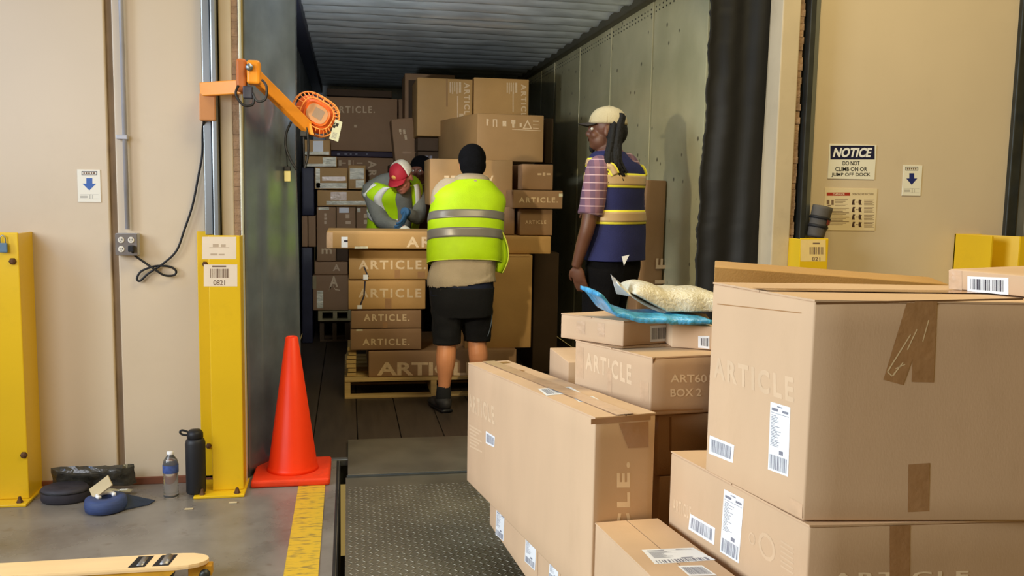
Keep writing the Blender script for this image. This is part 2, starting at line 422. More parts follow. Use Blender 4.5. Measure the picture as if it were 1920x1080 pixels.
# tread plate
def tread():
    m, nt, b = nodes_of('tread_plate'); N = nt.nodes.new; L = nt.links.new
    tc = N('ShaderNodeTexCoord'); sp = N('ShaderNodeSeparateXYZ'); L(tc.outputs['Object'], sp.inputs[0])
    def M(op, a, b_=None, c=None):
        n = N('ShaderNodeMath'); n.operation = op
        for i, v in enumerate((a, b_, c)):
            if v is None: continue
            if isinstance(v, (int, float)): n.inputs[i].default_value = v
            else: L(v, n.inputs[i])
        return n.outputs[0]
    u = M('DIVIDE', sp.outputs['X'], 0.026); v = M('DIVIDE', sp.outputs['Y'], 0.026)
    fu = M('SUBTRACT', M('FRACT', u), 0.5); fv = M('SUBTRACT', M('FRACT', v), 0.5)
    par = M('MODULO', M('ADD', M('FLOOR', u), M('FLOOR', v)), 2.0); par = M('ABSOLUTE', par)
    s = M('SUBTRACT', M('MULTIPLY', par, 2.0), 1.0)
    sv = M('MULTIPLY', s, fv)
    a = M('ADD', fu, sv); c = M('SUBTRACT', fu, sv)
    e = M('ADD', M('MULTIPLY', M('MULTIPLY', a, a), 1.6), M('MULTIPLY', M('MULTIPLY', c, c), 22.0))
    h = M('SUBTRACT', 1.0, M('MINIMUM', e, 1.0))
    near = M('LESS_THAN', sp.outputs['Y'], 1.55)          # the outer apron and the lip are smooth
    h = M('MULTIPLY', h, near)
    bp = N('ShaderNodeBump'); bp.inputs['Strength'].default_value = 1.0; bp.inputs['Distance'].default_value = 0.006; L(h, bp.inputs['Height']); L(bp.outputs[0], b.inputs['Normal'])
    n1 = N('ShaderNodeTexNoise'); n1.inputs['Scale'].default_value = 3; n1.inputs['Detail'].default_value = 9; L(tc.outputs['Object'], n1.inputs['Vector'])
    r = N('ShaderNodeValToRGB'); el = r.color_ramp.elements; el[0].position = 0.3; el[0].color = srgb(84, 78, 66)+(1,); el[1].position = 0.75; el[1].color = srgb(124, 116, 98)+(1,)
    L(n1.outputs['Fac'], r.inputs[0])
    mx = N('ShaderNodeMixRGB'); mx.inputs[2].default_value = srgb(176, 168, 146)+(1,); L(M('MULTIPLY', h, 0.6), mx.inputs[0]); L(r.outputs[0], mx.inputs[1])
    L(mx.outputs[0], b.inputs['Base Color']); b.inputs['Roughness'].default_value = 0.42; b.inputs['Metallic'].default_value = 0.35
    return m
lev = empty('dock_leveller', (0.98, 2.6, 0), 'grey steel dock leveller plate with raised tread bridging to the trailer', 'dock leveller')
TREAD = tread()
box('deck_plate', -0.015, 1.96, 0.65, 4.30, -0.02, 0.006, TREAD, lev, 0.002)
bm = bmesh.new()
ab(bm, -0.005-.98, 1.95-.98, 4.302-2.6, 4.93-2.6, 0.002, 0.02, 0.003)
bm_obj('lip_plate', bm, TREAD, lev)
V, F = tube_geo([(-0.01-.98, 4.301-2.6, 0.004), (1.955-.98, 4.301-2.6, 0.004)], 0.012, 8)
mesh_obj('hinge', V, F, DSTEEL, lev)
box('frame_beam', 0.0, 1.9, 0.7, 4.2, -0.2, -0.15, DSTEEL, lev)

# dock wall, left of the opening: backing and insulated panels with a dirty joint
XL, XR = -0.50, 2.20
XJ = P(222, 700, Y=YW).x
wl = empty('wall_left', (-3, YW, 0), kind='structure')
box('backing', -7, -0.66, YW+0.02, YW+0.2, 0, 5, GROOVE, wl)
box('panel', XJ+0.016, -0.66, YW, YW+0.03, 0.02, 5, CREAM, wl, 0.006)
box('panel', XJ-1.12, XJ-0.016, YW, YW+0.03, 0.02, 5, CREAM, wl, 0.006)
box('panel', XJ-2.24, XJ-1.15, YW, YW+0.03, 0.02, 5, CREAM, wl, 0.006)
box('panel', XJ-5, XJ-2.27, YW, YW+0.03, 0.02, 5, CREAM, wl, 0.006)
o = box('baseboard_left', -5, -0.60, YW-0.012, YW+0.01, 0, 0.035, mat('rust_red_curb', srgb(120, 72, 50), 0.8, var=0.2, scale=9), bev=0.003); o['kind'] = 'structure'
wr = empty('wall_right', (3, YW, 0), kind='structure')
box('backing', 2.40, 3.62, YW+0.02, YW+0.2, 0, 5, GROOVE, wr)
box('panel', 2.41, 3.60, YW, YW+0.03, 0.02, 5, CREAM, wr, 0.02)
box('return_edge', 3.58, 3.60, YW-0.0, YW+0.2, 0, 5, CREAM, wr)
# door track on the left: galvanised channel, pale jamb, worn brush strip
t1 = empty('trim_1', (-0.58, YW, 0), kind='structure')
box('track', -0.655, -0.62, YW-0.05, YW+0.05, 1.20, 5, STEEL, t1, 0.004)
box('track', -0.612, -0.585, YW-0.09, YW+0.05, 0, 5, STEEL, t1, 0.006)
box('jamb', -0.58, -0.522, YW-0.06, YW+0.10, 0, 5, CREAM2, t1, 0.006)
bm = bmesh.new()
for i in range(90):
    z = i*0.034
    ab(bm, -0.522+.58, -0.492+.58+random.uniform(-.002, .002), -0.06+random.uniform(-.002, .002), 0.02, z, z+0.0342, 0.0012, 1)
o = bm_obj('brush_seal', bm, FOAM, t1); o['kind'] = 'stuff'
box('edge_strip', -0.492, -0.484, YW-0.07, YW-0.02, 0, 3.2, mat('pale_plastic', srgb(225, 225, 205), 0.3), t1, 0.002)
# right side
t2 = empty('trim_2', (2.28, YW, 0), kind='structure')
box('jamb', 2.185, 2.285, YW-0.06, YW+0.12, 0, 5, CREAM2, t2, 0.006)
bm = bmesh.new()
for i in range(90):
    z = i*0.034
    ab(bm, 2.283-2.28, 2.312-2.28+random.uniform(-.004, .004), -0.05+random.uniform(-.003, .003), 0.02, z, z+0.0342, 0.0012, 1)
o = bm_obj('brush_seal', bm, FOAM, t2); o['kind'] = 'stuff'
box('track', 2.325, 2.355, YW-0.09, YW+0.05, 0, 5, DSTEEL, t2, 0.004)
box('track', 2.365, 2.40, YW-0.05, YW+0.05, 0, 5, STEEL, t2, 0.004)
# the next door's track at the right edge of the picture
t3 = empty('trim_3', (3.7, YW, 0), kind='structure')
box('track', 3.60, 3.66, YW-0.03, YW+0.06, 0, 5, DSTEEL, t3, 0.006)
box('track', 3.67, 3.73, YW-0.08, YW+0.02, 0, 5, mat('dull_track', srgb(120, 112, 92), 0.5, 0.5, var=0.2, scale=6), t3, 0.006)
for z in (1.86, 2.35, 1.45):
    box('bracket', 3.655, 3.70, YW-0.095, YW-0.075, z, z+0.06, STEEL, t3, 0.004)
    V, F = lathe_geo([(0.008, 0), (0.008, 0.01)], 10); mesh_obj('bolt', [Vector((v.x-0.02, -0.095-v.z, v.y+z+0.03)) for v in V], F, DSTEEL, t3)
d2 = empty('door_2', (3.95, YW+0.05, 0), kind='structure')
DOORR = mat('reddish_door', srgb(176, 132, 96), 0.6, var=0.12, scale=5)
for i in range(6):
    box('door_panel', 3.735, 4.9, YW+0.02, YW+0.06, 0.01+i*0.53, 0.53+i*0.53, DOORR, d2, 0.008)

# ------------------------------------------------------------------ dock shelter curtains
def sheet(name, fn, nu, nv, m, th=0.004, parent=None, loc=None):
    V = []; F = []; org = Vector(loc or (0, 0, 0))
    for i in range(nu+1):
        for j in range(nv+1): V.append(Vector(fn(i/nu, j/nv))-org)
    for i in range(nu):
        for j in range(nv):
            a = i*(nv+1)+j; F.append((a, a+nv+1, a+nv+2, a+1))
    o = mesh_obj(name, V, F, m, parent, True, loc)
    md = o.modifiers.new('solid', 'SOLIDIFY'); md.thickness = th; md.offset = 0
    return o
def lcurt(u, v):
    z = v*3.3
    fold = 0.018*math.sin(u*9+z*0.8)*(0.4+0.6*u)+0.012*math.sin(u*17-z*1.7)+0.02*noise.noise(Vector((u*2, z*0.8, 3)))
    w = 0.24-0.02*math.sin(z*1.1)+0.03*noise.noise(Vector((0, z*1.5, 8)))*u
    return (-0.485+w*u+fold*0.3, YW+0.02+0.46*u+fold, 0.005+z)
cl = sheet('shelter_curtain', lcurt, 26, 60, VINYL, loc=(-0.4, YW+0.2, 0))
tag(cl, 'shiny dark grey vinyl shelter curtain along the left side of the trailer door', 'dock curtain')
def rcurt(u, v):
    z = v*3.3
    rag = 0.018*noise.noise(Vector((z*9, 1.3, 0)))+0.010*noise.noise(Vector((z*31, 5, 0)))-0.03*(1-min(1, z/2.2))
    w = (0.33-rag)
    fold = 0.012*math.sin(u*14+z)+0.02*noise.noise(Vector((u*2, z, 9)))
    return (2.20-w*u, YW+0.08+0.06*u+fold, 0.005+z)
cr = sheet('shelter_curtain', rcurt, 20, 160, BVINYL, loc=(2.05, YW+0.1, 0))
tag(cr, 'matt black shelter curtain with ragged edge at the right side of the trailer door', 'dock curtain')

# ------------------------------------------------------------------ trailer
TX0, TX1, TY0, TY1, TZ = -0.45, 2.05, 4.72, 12.2, 2.80
tr = empty('trailer', ((TX0+TX1)/2, 8.4, 0), 'semi trailer interior with corrugated metal roof and scuffed grey panelled walls', 'trailer')
def wall_mat(name, c1, c2):
    m, nt, b = nodes_of(name); N = nt.nodes.new; L = nt.links.new
    tc = N('ShaderNodeTexCoord'); n1 = N('ShaderNodeTexNoise'); n1.inputs['Scale'].default_value = 2.5; n1.inputs['Detail'].default_value = 8; L(tc.outputs['Object'], n1.inputs['Vector'])
    r = N('ShaderNodeValToRGB'); e = r.color_ramp.elements; e[0].position = .35; e[0].color = c1+(1,); e[1].position = .7; e[1].color = c2+(1,); L(n1.outputs['Fac'], r.inputs[0])
    n2 = N('ShaderNodeTexVoronoi'); n2.inputs['Scale'].default_value = 7; L(tc.outputs['Object'], n2.inputs['Vector'])
    r2 = N('ShaderNodeValToRGB'); r2.color_ramp.elements[0].position = 0.07; r2.color_ramp.elements[0].color = (.8, .8, .8, 1); r2.color_ramp.elements[1].position = 0.12; r2.color_ramp.elements[1].color = (0, 0, 0, 1); L(n2.outputs['Distance'], r2.inputs[0])
    mx = N('ShaderNodeMixRGB'); mx.inputs[2].default_value = srgb(60, 56, 44)+(1,); L(r2.outputs[0], mx.inputs[0]); L(r.outputs[0], mx.inputs[1])
    mp = N('ShaderNodeMapping'); mp.inputs['Scale'].default_value = (1, .25, 5); L(tc.outputs['Object'], mp.inputs[0])
    n3 = N('ShaderNodeTexNoise'); n3.inputs['Scale'].default_value = 5; n3.inputs['Detail'].default_value = 6; L(mp.outputs[0], n3.inputs['Vector'])
    r3 = N('ShaderNodeValToRGB'); r3.color_ramp.elements[0].position = 0.64; r3.color_ramp.elements[0].color = (0, 0, 0, 1); r3.color_ramp.elements[1].position = 0.72; r3.color_ramp.elements[1].color = (.5, .5, .5, 1); L(n3.outputs['Fac'], r3.inputs[0])
    mx2 = N('ShaderNodeMixRGB'); mx2.inputs[2].default_value = srgb(190, 188, 160)+(1,); L(r3.outputs[0], mx2.inputs[0]); L(mx.outputs[0], mx2.inputs[1])
    L(mx2.outputs[0], b.inputs['Base Color']); b.inputs['Roughness'].default_value = 0.32; b.inputs['Metallic'].default_value = 0.2
    return m
TWALL = wall_mat('trailer_wall_steel', srgb(178, 176, 142), srgb(202, 198, 164))
TWL = wall_mat('trailer_wall_left', srgb(140, 150, 160), srgb(168, 176, 180))
SEAM = mat('seam_black', srgb(40, 38, 32), 0.7)
seams = [P(x, 150, X=TX1).y for x in (1325, 1222, 1145, 1087, 1040, 1015)]
ys = [TY0]+seams+[seams[-1]+.97, seams[-1]+1.94, TY1]
for a, b in zip(ys[:-1], ys[1:]):
    box('wall_panel', TX1, TX1+0.02, a+0.016, b-0.016, 0.0, TZ-0.06, TWALL, tr, 0.003)
    box('wall_panel', TX0-0.02, TX0, a+0.008, b-0.008, 0.0, TZ-0.06, TWL, tr, 0.003)
    # rivet rows at the head of each panel
    bm = bmesh.new()
    for k in range(14):
        for zz in (TZ-0.12, TZ-0.15):
            y = a+0.05+(b-a-0.1)*k/13
            ab(bm, TX1-0.004-tr.location.x, TX1+0.001-tr.location.x, y-0.005-tr.location.y, y+0.005-tr.location.y, zz, zz+0.01)
    o = bm_obj('rivet_row', bm, DSTEEL, tr); o['kind'] = 'stuff'
box('wall_backing', TX1+0.02, TX1+0.06, TY0, TY1, 0, TZ, SEAM, tr)
box('wall_backing', TX0-0.06, TX0-0.02, TY0, TY1, 0, TZ, SEAM, tr)
box('top_rail', TX1-0.06, TX1+0.03, TY0, TY1, TZ-0.07, TZ, mat('rail_dull', srgb(84, 82, 68), 0.5, 0.3), tr, 0.01)
box('top_rail', TX0-0.03, TX0+0.12, TY0, TY1, TZ-0.10, TZ, mat('rail_blue_grey', srgb(52, 58, 78), 0.5, 0.3), tr, 0.01)
box('front_wall', TX0, TX1, TY1, TY1+0.05, 0, TZ, TWL, tr)
ROOF = mat('roof_metal', srgb(196, 204, 208), 0.34, 0.45, var=0.25, scale=5, stretch=(.6, 3, 1), bump=0.5, bscale=4)
box('roof_sheet', TX0, TX1, TY0, TY1, TZ+0.03, TZ+0.05, ROOF, tr)
y = TY0+0.05; i = 0
while y < TY1:
    V = []; F = []; K = 40
    prof = [(-0.10, 0.032), (-0.075, 0.010), (-0.03, -0.012), (0.02, -0.010), (0.055, 0.006), (0.09, 0.032)]
    for k in range(K+1):
        x = TX0+(TX1-TX0)*k/K
        dz = 0.010*noise.noise(Vector((x*1.6, y*3, 0)))+0.004*noise.noise(Vector((x*7, y*5, 2)))
        dy = 0.02*noise.noise(Vector((x*1.1, y*2, 7)))
        for py, pz in prof: V.append((x-tr.location.x, y+py*1.25+dy-tr.location.y, TZ+pz*1.3+dz-0.012))
    n_ = len(prof)
    for k in range(K):
        for j in range(n_-1): F.append((k*n_+j, (k+1)*n_+j, (k+1)*n_+j+1, k*n_+j+1))
    mesh_obj('roof_bow', V, F, ROOF, tr, True)
    y += 0.29; i += 1
TFL = mat('trailer_floor_wood', srgb(64, 54, 44), 0.45, var=0.25, scale=6, stretch=(5, .4, 1), dirt=0.5, dirtcol=srgb(30, 27, 25), dscale=3)
for i in range(10):
    a = TX0+0.25*i
    box('floor_board', a+0.002, a+0.248, TY0-0.07, TY1, -0.04, 0.0, TFL, tr, 0.003)
box('floor_base', TX0, TX1, TY0, TY1, -0.12, -0.045, SEAM, tr)
box('threshold', TX0, TX1, TY0-0.12, TY0-0.075, -0.03, 0.006, STEEL, tr, 0.004)
box('sill_plate', TX0, TX1, TY0-0.09, TY0-0.072, -0.14, 0.0, STEEL, tr, 0.003)

# ================================================================== LEFT WALL THINGS
def post(name, x0, x1, ztop, label, plate, yf=4.17):
    t = empty(name, ((x0+x1)/2, (yf+YW)/2, 0), label, 'guard post', 'yellow guard posts by the dock doors')
    # U channel: web faces the room, flanges run back to the wall
    bm = bmesh.new(); c = t.location
    ab(bm, x0-c.x, x1-c.x, yf-c.y, yf+0.012-c.y, 0.012, ztop, 0.004)
    ab(bm, x0-c.x, x0+0.010-c.x, yf+0.006-c.y, YW-0.001-c.y, 0.012, ztop-0.004, 0.002)
    ab(bm, x1-0.010-c.x, x1-c.x, yf+0.006-c.y, YW-0.001-c.y, 0.012, ztop-0.004, 0.002)
    bm_obj('channel', bm, YEL, t)
    box('base_plate', plate[0], plate[1], yf-0.075, YW-0.01, 0.0, 0.012, YEL, t, 0.003)
    for x in (plate[0]+0.035, plate[1]-0.035):
        V, F = lathe_geo([(0.016, 0), (0.010, 0.012), (0.006, 0.026)], 6)
        mesh_obj('anchor_bolt', [v+Vector((x-c.x, yf-0.045-c.y, 0.012)) for v in V], F, RUST, t)
    return t
p2 = post('guard_post', -0.625, -0.485, 1.205, 'yellow steel guard post carrying white tags, beside the left of the trailer door', (-0.70, -0.475))
# wall flange with bolt heads
box('wall_flange', -0.70, -0.62, YW-0.012, YW-0.002, 0.02, 1.215, YEL, p2, 0.003)
for z in (1.06, 0.18):
    V, F = lathe_geo([(0.014, 0), (0.012, 0.012), (0.004, 0.014)], 6)
    mesh_obj('wall_bolt', [Vector((v.x-0.665, YW-0.012-v.z, v.y+z))-Vector(p2.location) for v in V], F, RUST, p2)
fp = Face(p2, (0, 4.17, 0), (0, -1, 0))
s1 = fp.put('sticker', R(379, 444, 443, 486), QUAD, mat('aged_sticker', srgb(232, 214, 190), 0.5, var=0.05))
fp.put('print_lines', R(388, 454, 432, 482), rects2d([(.25, .68, .5, .88), (.6, .68, .8, .85), (.1, .62, .95, .66), (.15, .12, .45, .24), (.5, .12, .75, .22)]), mat('worn_print', srgb(190, 168, 142), .6), 0.003, parent=s1)
s2 = fp.put('sticker', R(382, 496, 445, 537), QUAD, MATS['aged_sticker'])
PRT = mat('brown_grey_print', srgb(120, 96, 78), 0.6)
fp.put('print_lines', R(398, 498, 424, 501), QUAD, PRT, 0.003, parent=s2)
fp.put('barcode', R(394, 504, 430, 521), barcode2d(5, 16, 0, 1, 0, 1), PRT, 0.003, parent=s2)
fp.text('0821', R(400, 525, 422, 535), PRT, 0.02, 0.003, parent=s2)
xa = P(-30, 700, Y=4.17).x
p1 = post('guard_post', xa, P(34, 450, Y=4.17).x, 1.21, 'yellow steel guard post at the left edge of the photo, nothing stuck on its face', (xa-0.05, P(75, 925, Z=0).x))
for (px, py) in ((24, 490), (45, 853)):
    w = P(px, py, Y=4.17)
    V, F = lathe_geo([(0.016, 0), (0.014, 0.010), (0.006, 0.014)], 6)
    mesh_obj('bolt', [Vector((v.x+w.x, 4.17-v.z, v.y+w.z))-Vector(p1.location) for v in V], F, RUST, p1)
w = P(6, 452, Y=4.16)
clip = mat('blue_grey_clip', srgb(90, 118, 140), 0.4)
lk = empty('padlock', (w.x, 4.155, w.z-0.03), 'small blue grey tag hanging near the top of the leftmost yellow post', 'tag')
bm = bmesh.new(); ab(bm, -0.018, 0.018, -0.006, 0.006, -0.02, 0.022, 0.004); bm_obj('body', bm, clip, lk)
tube('shackle', [(-0.01, 0, 0.02), (-0.01, 0, 0.045), (0.0, 0, 0.055), (0.01, 0, 0.045), (0.01, 0, 0.02)], 0.0025, STEEL, lk, 6, 12)

# conduit and outlet box
cx = P(228, 200, Y=YW-.02).x
EMT = mat('conduit_grey', srgb(176, 176, 182), 0.5, 0.2, var=0.1)
ob = P(237, 455, Y=YW-.05)
cn = empty('electrical_conduit', (ob.x, YW, ob.z+0.06), 'thin grey metal conduit running up the cream wall above the outlet box', 'conduit')
tube('pipe', [(0.0, -0.022, 0.0), (0, -0.022, 2.8)], 0.0105, EMT, cn, 10)
for z in (0.42, 1.6):
    bm = bmesh.new(); ab(bm, -0.034, 0.014, -0.036, -0.002, z-0.01, z+0.01, 0.003); bm_obj('strap_clip', bm, EMT, cn)
ox = empty('outlet_box', (ob.x, YW, ob.z-0.06), 'grey metal box with two pairs of white outlets under the conduit', 'power outlet')
bm = bmesh.new(); ab(bm, -0.062, 0.062, -0.05, -0.001, 0.0, 0.122, 0.006); bm_obj('back_box', bm, EMT, ox)
bm = bmesh.new(); ab(bm, -0.060, 0.060, -0.054, -0.050, 0.002, 0.120, 0.002); bm_obj('cover_plate', bm, mat('cover_grey', srgb(120, 112, 106), 0.4, 0.4), ox)
WHT = mat('white_plastic', srgb(225, 218, 205), 0.35)
for dx in (-0.027, 0.027):
    for dz in (0.036, 0.086):
        V, F = lathe_geo([(0.0175, 0), (0.0175, 0.003), (0.015, 0.005)], 18)
        s_ = mesh_obj('socket', [Vector((v.x+dx, -0.053-v.z, v.y+dz)) for v in V], F, WHT, ox)
        bm = bmesh.new()
        ab(bm, dx-0.008, dx-0.005, -0.0592, -0.058, dz-0.002, dz+0.008); ab(bm, dx+0.005, dx+0.008, -0.0592, -0.058, dz-0.002, dz+0.008); ab(bm, dx-0.002, dx+0.002, -0.0592, -0.058, dz-0.010, dz-0.005)
        bm_obj('slots', bm, BLACK, s_)

ox.scale = (.80, 1, .84)
# small posters
def wall_sign(name, rect, label, cat, m=None, group=None):
    x0, y0, x1, y1 = rect
    xm, ym = (x0+x1)/2, (y0+y1)/2
    a, b = P(x0, ym, Y=YW), P(x1, ym, Y=YW); t, d = P(xm, y0, Y=YW), P(xm, y1, Y=YW)
    o = box(name, a.x, b.x, YW-0.004, YW-0.0005, d.z, t.z, m or mat('sign_white', srgb(232, 228, 214), 0.4, var=0.02), bev=0.0008)
    tag(o, label, cat, group)
    return o, Face(o, (0, YW-0.004, 0), (0, -1, 0))
NAVY = mat('sign_navy', srgb(28, 30, 62), 0.4); BLUE = mat('sign_blue', srgb(52, 96, 170), 0.4, var=0.1); DNAVY = mat('arrow_navy', srgb(32, 44, 110), 0.4)
def arrow_sign(rect, m, label):
    x0, y0, x1, y1 = rect; w, h = x1-x0, y1-y0
    o, f = wall_sign('arrow_sign', rect, label, 'sign', group='small arrow signs')
    fr = [(0, 0, 1, .12), (0, .88, 1, 1), (0, 0, .05, 1), (.95, 0, 1, 1)]
    f.put('border', R(x0+w*.16, y0+h*.05, x1-w*.16, y0+h*.17), rects2d(fr), NAVY)
    f.put('print_lines', R(x0+w*.24, y0+h*.08, x1-w*.24, y0+h*.14), rects2d([(0, 0, .12, 1), (.2, 0, .32, 1), (.40, .1, .55, .9), (.62, 0, .74, 1), (.82, 0, .98, 1)]), PRT)
    geo = ([(.28, 1), (.72, 1), (.72, .55), (1, .55), (.5, 0), (0, .55), (.28, .55)], [(6, 5, 4, 3, 2, 1, 0)])
    f.put('arrow', R(x0+w*.20, y0+h*.26, x1-w*.20, y0+h*.64), geo, m)
    f.put('print_lines', R(x0+w*.1, y0+h*.76, x1-w*.1, y0+h*.9), rects2d([(0, .2, .4, .7), (.5, 0, .56, 1), (.65, .1, .7, .9), (0, 0, 1, .05), (0, .95, 1, 1)]), mat('pale_grey_print', srgb(190, 186, 176), 0.5))
arrow_sign((146, 318, 189, 379), BLUE, 'small white sign with a blue down arrow left of the conduit')
arrow_sign((1692, 310, 1727, 367), DNAVY, 'small white sign with a dark blue down arrow right of the notice board')
ns, f = wall_sign('notice_sign', (1553, 271, 1641, 336), 'white notice sign with a dark header forbidding climbing on or jumping off the dock', 'sign')
f.put('header', R(1557, 273, 1640, 299), QUAD, NAVY)
g = text2d('NOTICE', 0.04); g2 = ([(x*0.94+0.06*y, y) for x, y in g[0]], g[1])
f.put('lettering', R(1561, 277, 1636, 295), g2, LABEL, 0.002)
f.text('DO NOT', R(1580, 302, 1612, 310), BLACK, 0.02)
f.text('CLIMB ON OR', R(1566, 313, 1626, 321), BLACK, 0.02)
f.text('JUMP OFF DOCK', R(1559, 324, 1632, 332), BLACK, 0.02)
ws, f = wall_sign('warning_sign', (1544, 353, 1642, 432), 'cream instruction sign with a red bar and four rows of figures below the notice', 'sign', mat('sign_cream', srgb(226, 208, 172), 0.45, var=0.03))
f.put('red_bar', R(1550, 361, 1594, 367), QUAD, mat('sign_red', srgb(168, 52, 36), 0.5))
f.text('DANGER', R(1562, 362, 1584, 366), mat('sign_cream2', srgb(230, 214, 190), .5), 0.01, 0.003)
f.text('OPERATING INSTRUCTIONS', R(1597, 362, 1638, 366), PRT, 0.01)
f.put('print_lines', R(1550, 372, 1594, 428), rects2d([(0, .80, .12, .95), (.04, .74, .18, .78), (.2, .78, .3, .95)]+[(.34, .95-.05*i, .9-.1*(i % 3), .965-.05*i) for i in range(5)]+[(0.05, .66-.05*i, .95-.13*(i % 3), .68-.05*i) for i in range(12)]), PRT)
for r_ in range(4):
    y = 374+r_*14
    f.put('pictogram', R(1597, y, 1616, y+10), ([(0, 0), (.3, 0), (.25, .6), (.35, 1), (.1, 1), (.05, .6), (.4, .45), (.6, .45), (.6, .55), (.4, .55), (.7, 0), (1, 0), (.9, .5), (1, .9), (.7, 1), (.65, .5)], [(0, 1, 2, 3, 4, 5), (6, 7, 8, 9), (10, 11, 12, 13, 14, 15)]), mat('pictogram_brown', srgb(72, 52, 44), .6))
    f.put('print_lines', R(1620, y, 1639, y+11), rects2d([(0, .85-.2*i, 1-.15*(i % 2), .93-.2*i) for i in range(5)]), PRT)
pass
# right post with tag, cup and guard
XR0, XR1 = P(1500, 470, Y=4.17).x, P(1553, 470, Y=4.17).x
p3 = post('guard_post', XR0, XR1, P(1525, 447, Y=4.17).z, 'yellow steel guard post carrying a barcode tag, right of the trailer door', (XR0-0.03, XR1+0.04))
fp = Face(p3, (0, 4.17, 0), (0, -1, 0))
s3 = fp.put('sticker', R(1501, 449, 1548, 490), QUAD, mat('yellowed_sticker', srgb(240, 210, 140), 0.5))
fp.put('barcode', R(1518, 463, 1545, 477), barcode2d(9, 12, 0, 1, 0, 1), PRT, 0.003, parent=s3)
fp.put('print_lines', R(1524, 455, 1537, 458), QUAD, PRT, 0.003, parent=s3)
fp.text('821', R(1522, 482, 1538, 489), PRT, 0.02, 0.003, parent=s3)
gx = P(1822, 480, Y=4.2).x; gz = P(1870, 444, Y=4.0).z
gr = empty('corner_guard', (gx+0.3, 4.15, 0), 'yellow steel track guard by the next door track at the right edge', 'guard post')
box('side_plate', gx, gx+0.012, 4.06, YW-0.001, 0, gz, YEL, gr, 0.002)
box('rear_plate', gx, gx+0.16, YW-0.014, YW-0.002, 0, gz, YEL, gr, 0.002)
V, F = [], []
c = gr.location
def plate(name, a, b, z1, th=0.012):
    a = Vector((a[0], a[1], 0)); b = Vector((b[0], b[1], 0)); d = (b-a).normalized(); n = Vector((-d.y, d.x, 0))*th
    V = [a, b, b+n, a+n]; V = [v-Vector((c.x, c.y, 0)) for v in V]; V += [v+Vector((0, 0, z1)) for v in V]
    mesh_obj(name, V, [(3, 2, 1, 0), (4, 5, 6, 7), (0, 1, 5, 4), (1, 2, 6, 5), (2, 3, 7, 6), (3, 0, 4, 7)], YEL, gr)
plate('angled_plate', (gx+0.02, 4.33), (gx+0.17, 4.05), gz)
plate('front_plate', (gx+0.165, 4.05), (gx+0.60, 4.05), gz)
V, F = lathe_geo([(0.016, 0), (0.012, 0.012)], 6)
w = P(1827, 492, Y=4.3)
mesh_obj('bolt', [Vector((v.x+w.x, 4.3-v.z, v.y+w.z))-Vector(gr.location) for v in V], F, RUST, gr)
# dark tumbler with strap standing on the right post
cw = P(1538, 447, Y=4.22)
cup = empty('tumbler', (cw.x-0.012, 4.25, P(1525, 447, Y=4.17).z), 'dark grey tumbler tilting on top of the right yellow post', 'tumbler')
MD = Matrix.Rotation(math.radians(12), 3, 'Y')
V, F = lathe_geo([(0.040, 0.0), (0.044, 0.01), (0.052, 0.15), (0.052, 0.165), (0.046, 0.165), (0.044, 0.14), (0.01, 0.138)], 26)
CUPM = mat('charcoal_foam', srgb(84, 78, 72), 0.7, var=0.2, scale=14)
mesh_obj('sleeve', [MD @ v+Vector((0, 0, 0.002)) for v in V], F, CUPM, cup, True)
for z in (0.05, 0.095):
    V, F = lathe_geo([(0.0455+z*.06, z), (0.049+z*.06, z+0.004), (0.049+z*.06, z+0.012), (0.0455+z*.06, z+0.016)], 24)
    mesh_obj('band', [MD @ v+Vector((0, 0, 0.002)) for v in V], F, BLACK, cup, True)
V = []; F = []
for i in range(7):
    for j in range(2):
        a = math.radians(-75+i*9); V.append(MD @ Vector((0.0535*math.cos(a), 0.0535*math.sin(a), 0.075+0.03*j)))
for i in range(6): F.append((2*i, 2*i+2, 2*i+3, 2*i+1))
mesh_obj('red_patch', V, F, mat('dull_red', srgb(130, 52, 44), 0.6), cup)

# ------------------------------------------------------------------ dock lamp on its arm
OR = mat('orange_enamel', srgb(240, 150, 40), 0.35, var=0.06, scale=9)
ORD = mat('orange_housing', srgb(236, 112, 48), 0.4, var=0.08, scale=9)
ORW = mat('orange_guard_wire', srgb(250, 160, 84), 0.35)
RUB = mat('black_rubber', srgb(26, 26, 30), 0.5)
B0 = P(390, 195, Y=YW-.02)
lamp = empty('dock_light', (B0.x, YW, B0.z), 'orange swing arm dock light with a wire caged head, bolted beside the trailer door', 'dock light')
LO = Vector(lamp.location)
# box bracket on the wall jamb
bm = bmesh.new(); a = P(377, 178, Y=YW-.03)-LO; b = P(409, 229, Y=YW-.03)-LO
ab(bm, a.x, b.x, -0.10, 0.0, b.z, a.z, 0.006); bm_obj('wall_bracket', bm, mat('orange_bracket', srgb(206, 140, 84), 0.45), lamp)
def beam(name, p, q, w, h, m, parent=lamp, bev=0.004):
    p, q = Vector(p), Vector(q); d = q-p; L_ = d.length; qt = d.to_track_quat('X', 'Z').to_matrix()
    bm = bmesh.new(); ab(bm, 0, L_, -w/2, w/2, -h/2, h/2, bev)
    for v in bm.verts: v.co = qt @ v.co + p
    return bm_obj(name, bm, m, parent)
J = P(462, 150, Y=4.16)-LO
A0 = P(378, 168, Y=4.27)-LO
beam('inner_arm', A0, P(455, 163, Y=4.16)-LO, 0.03, 0.062, OR)
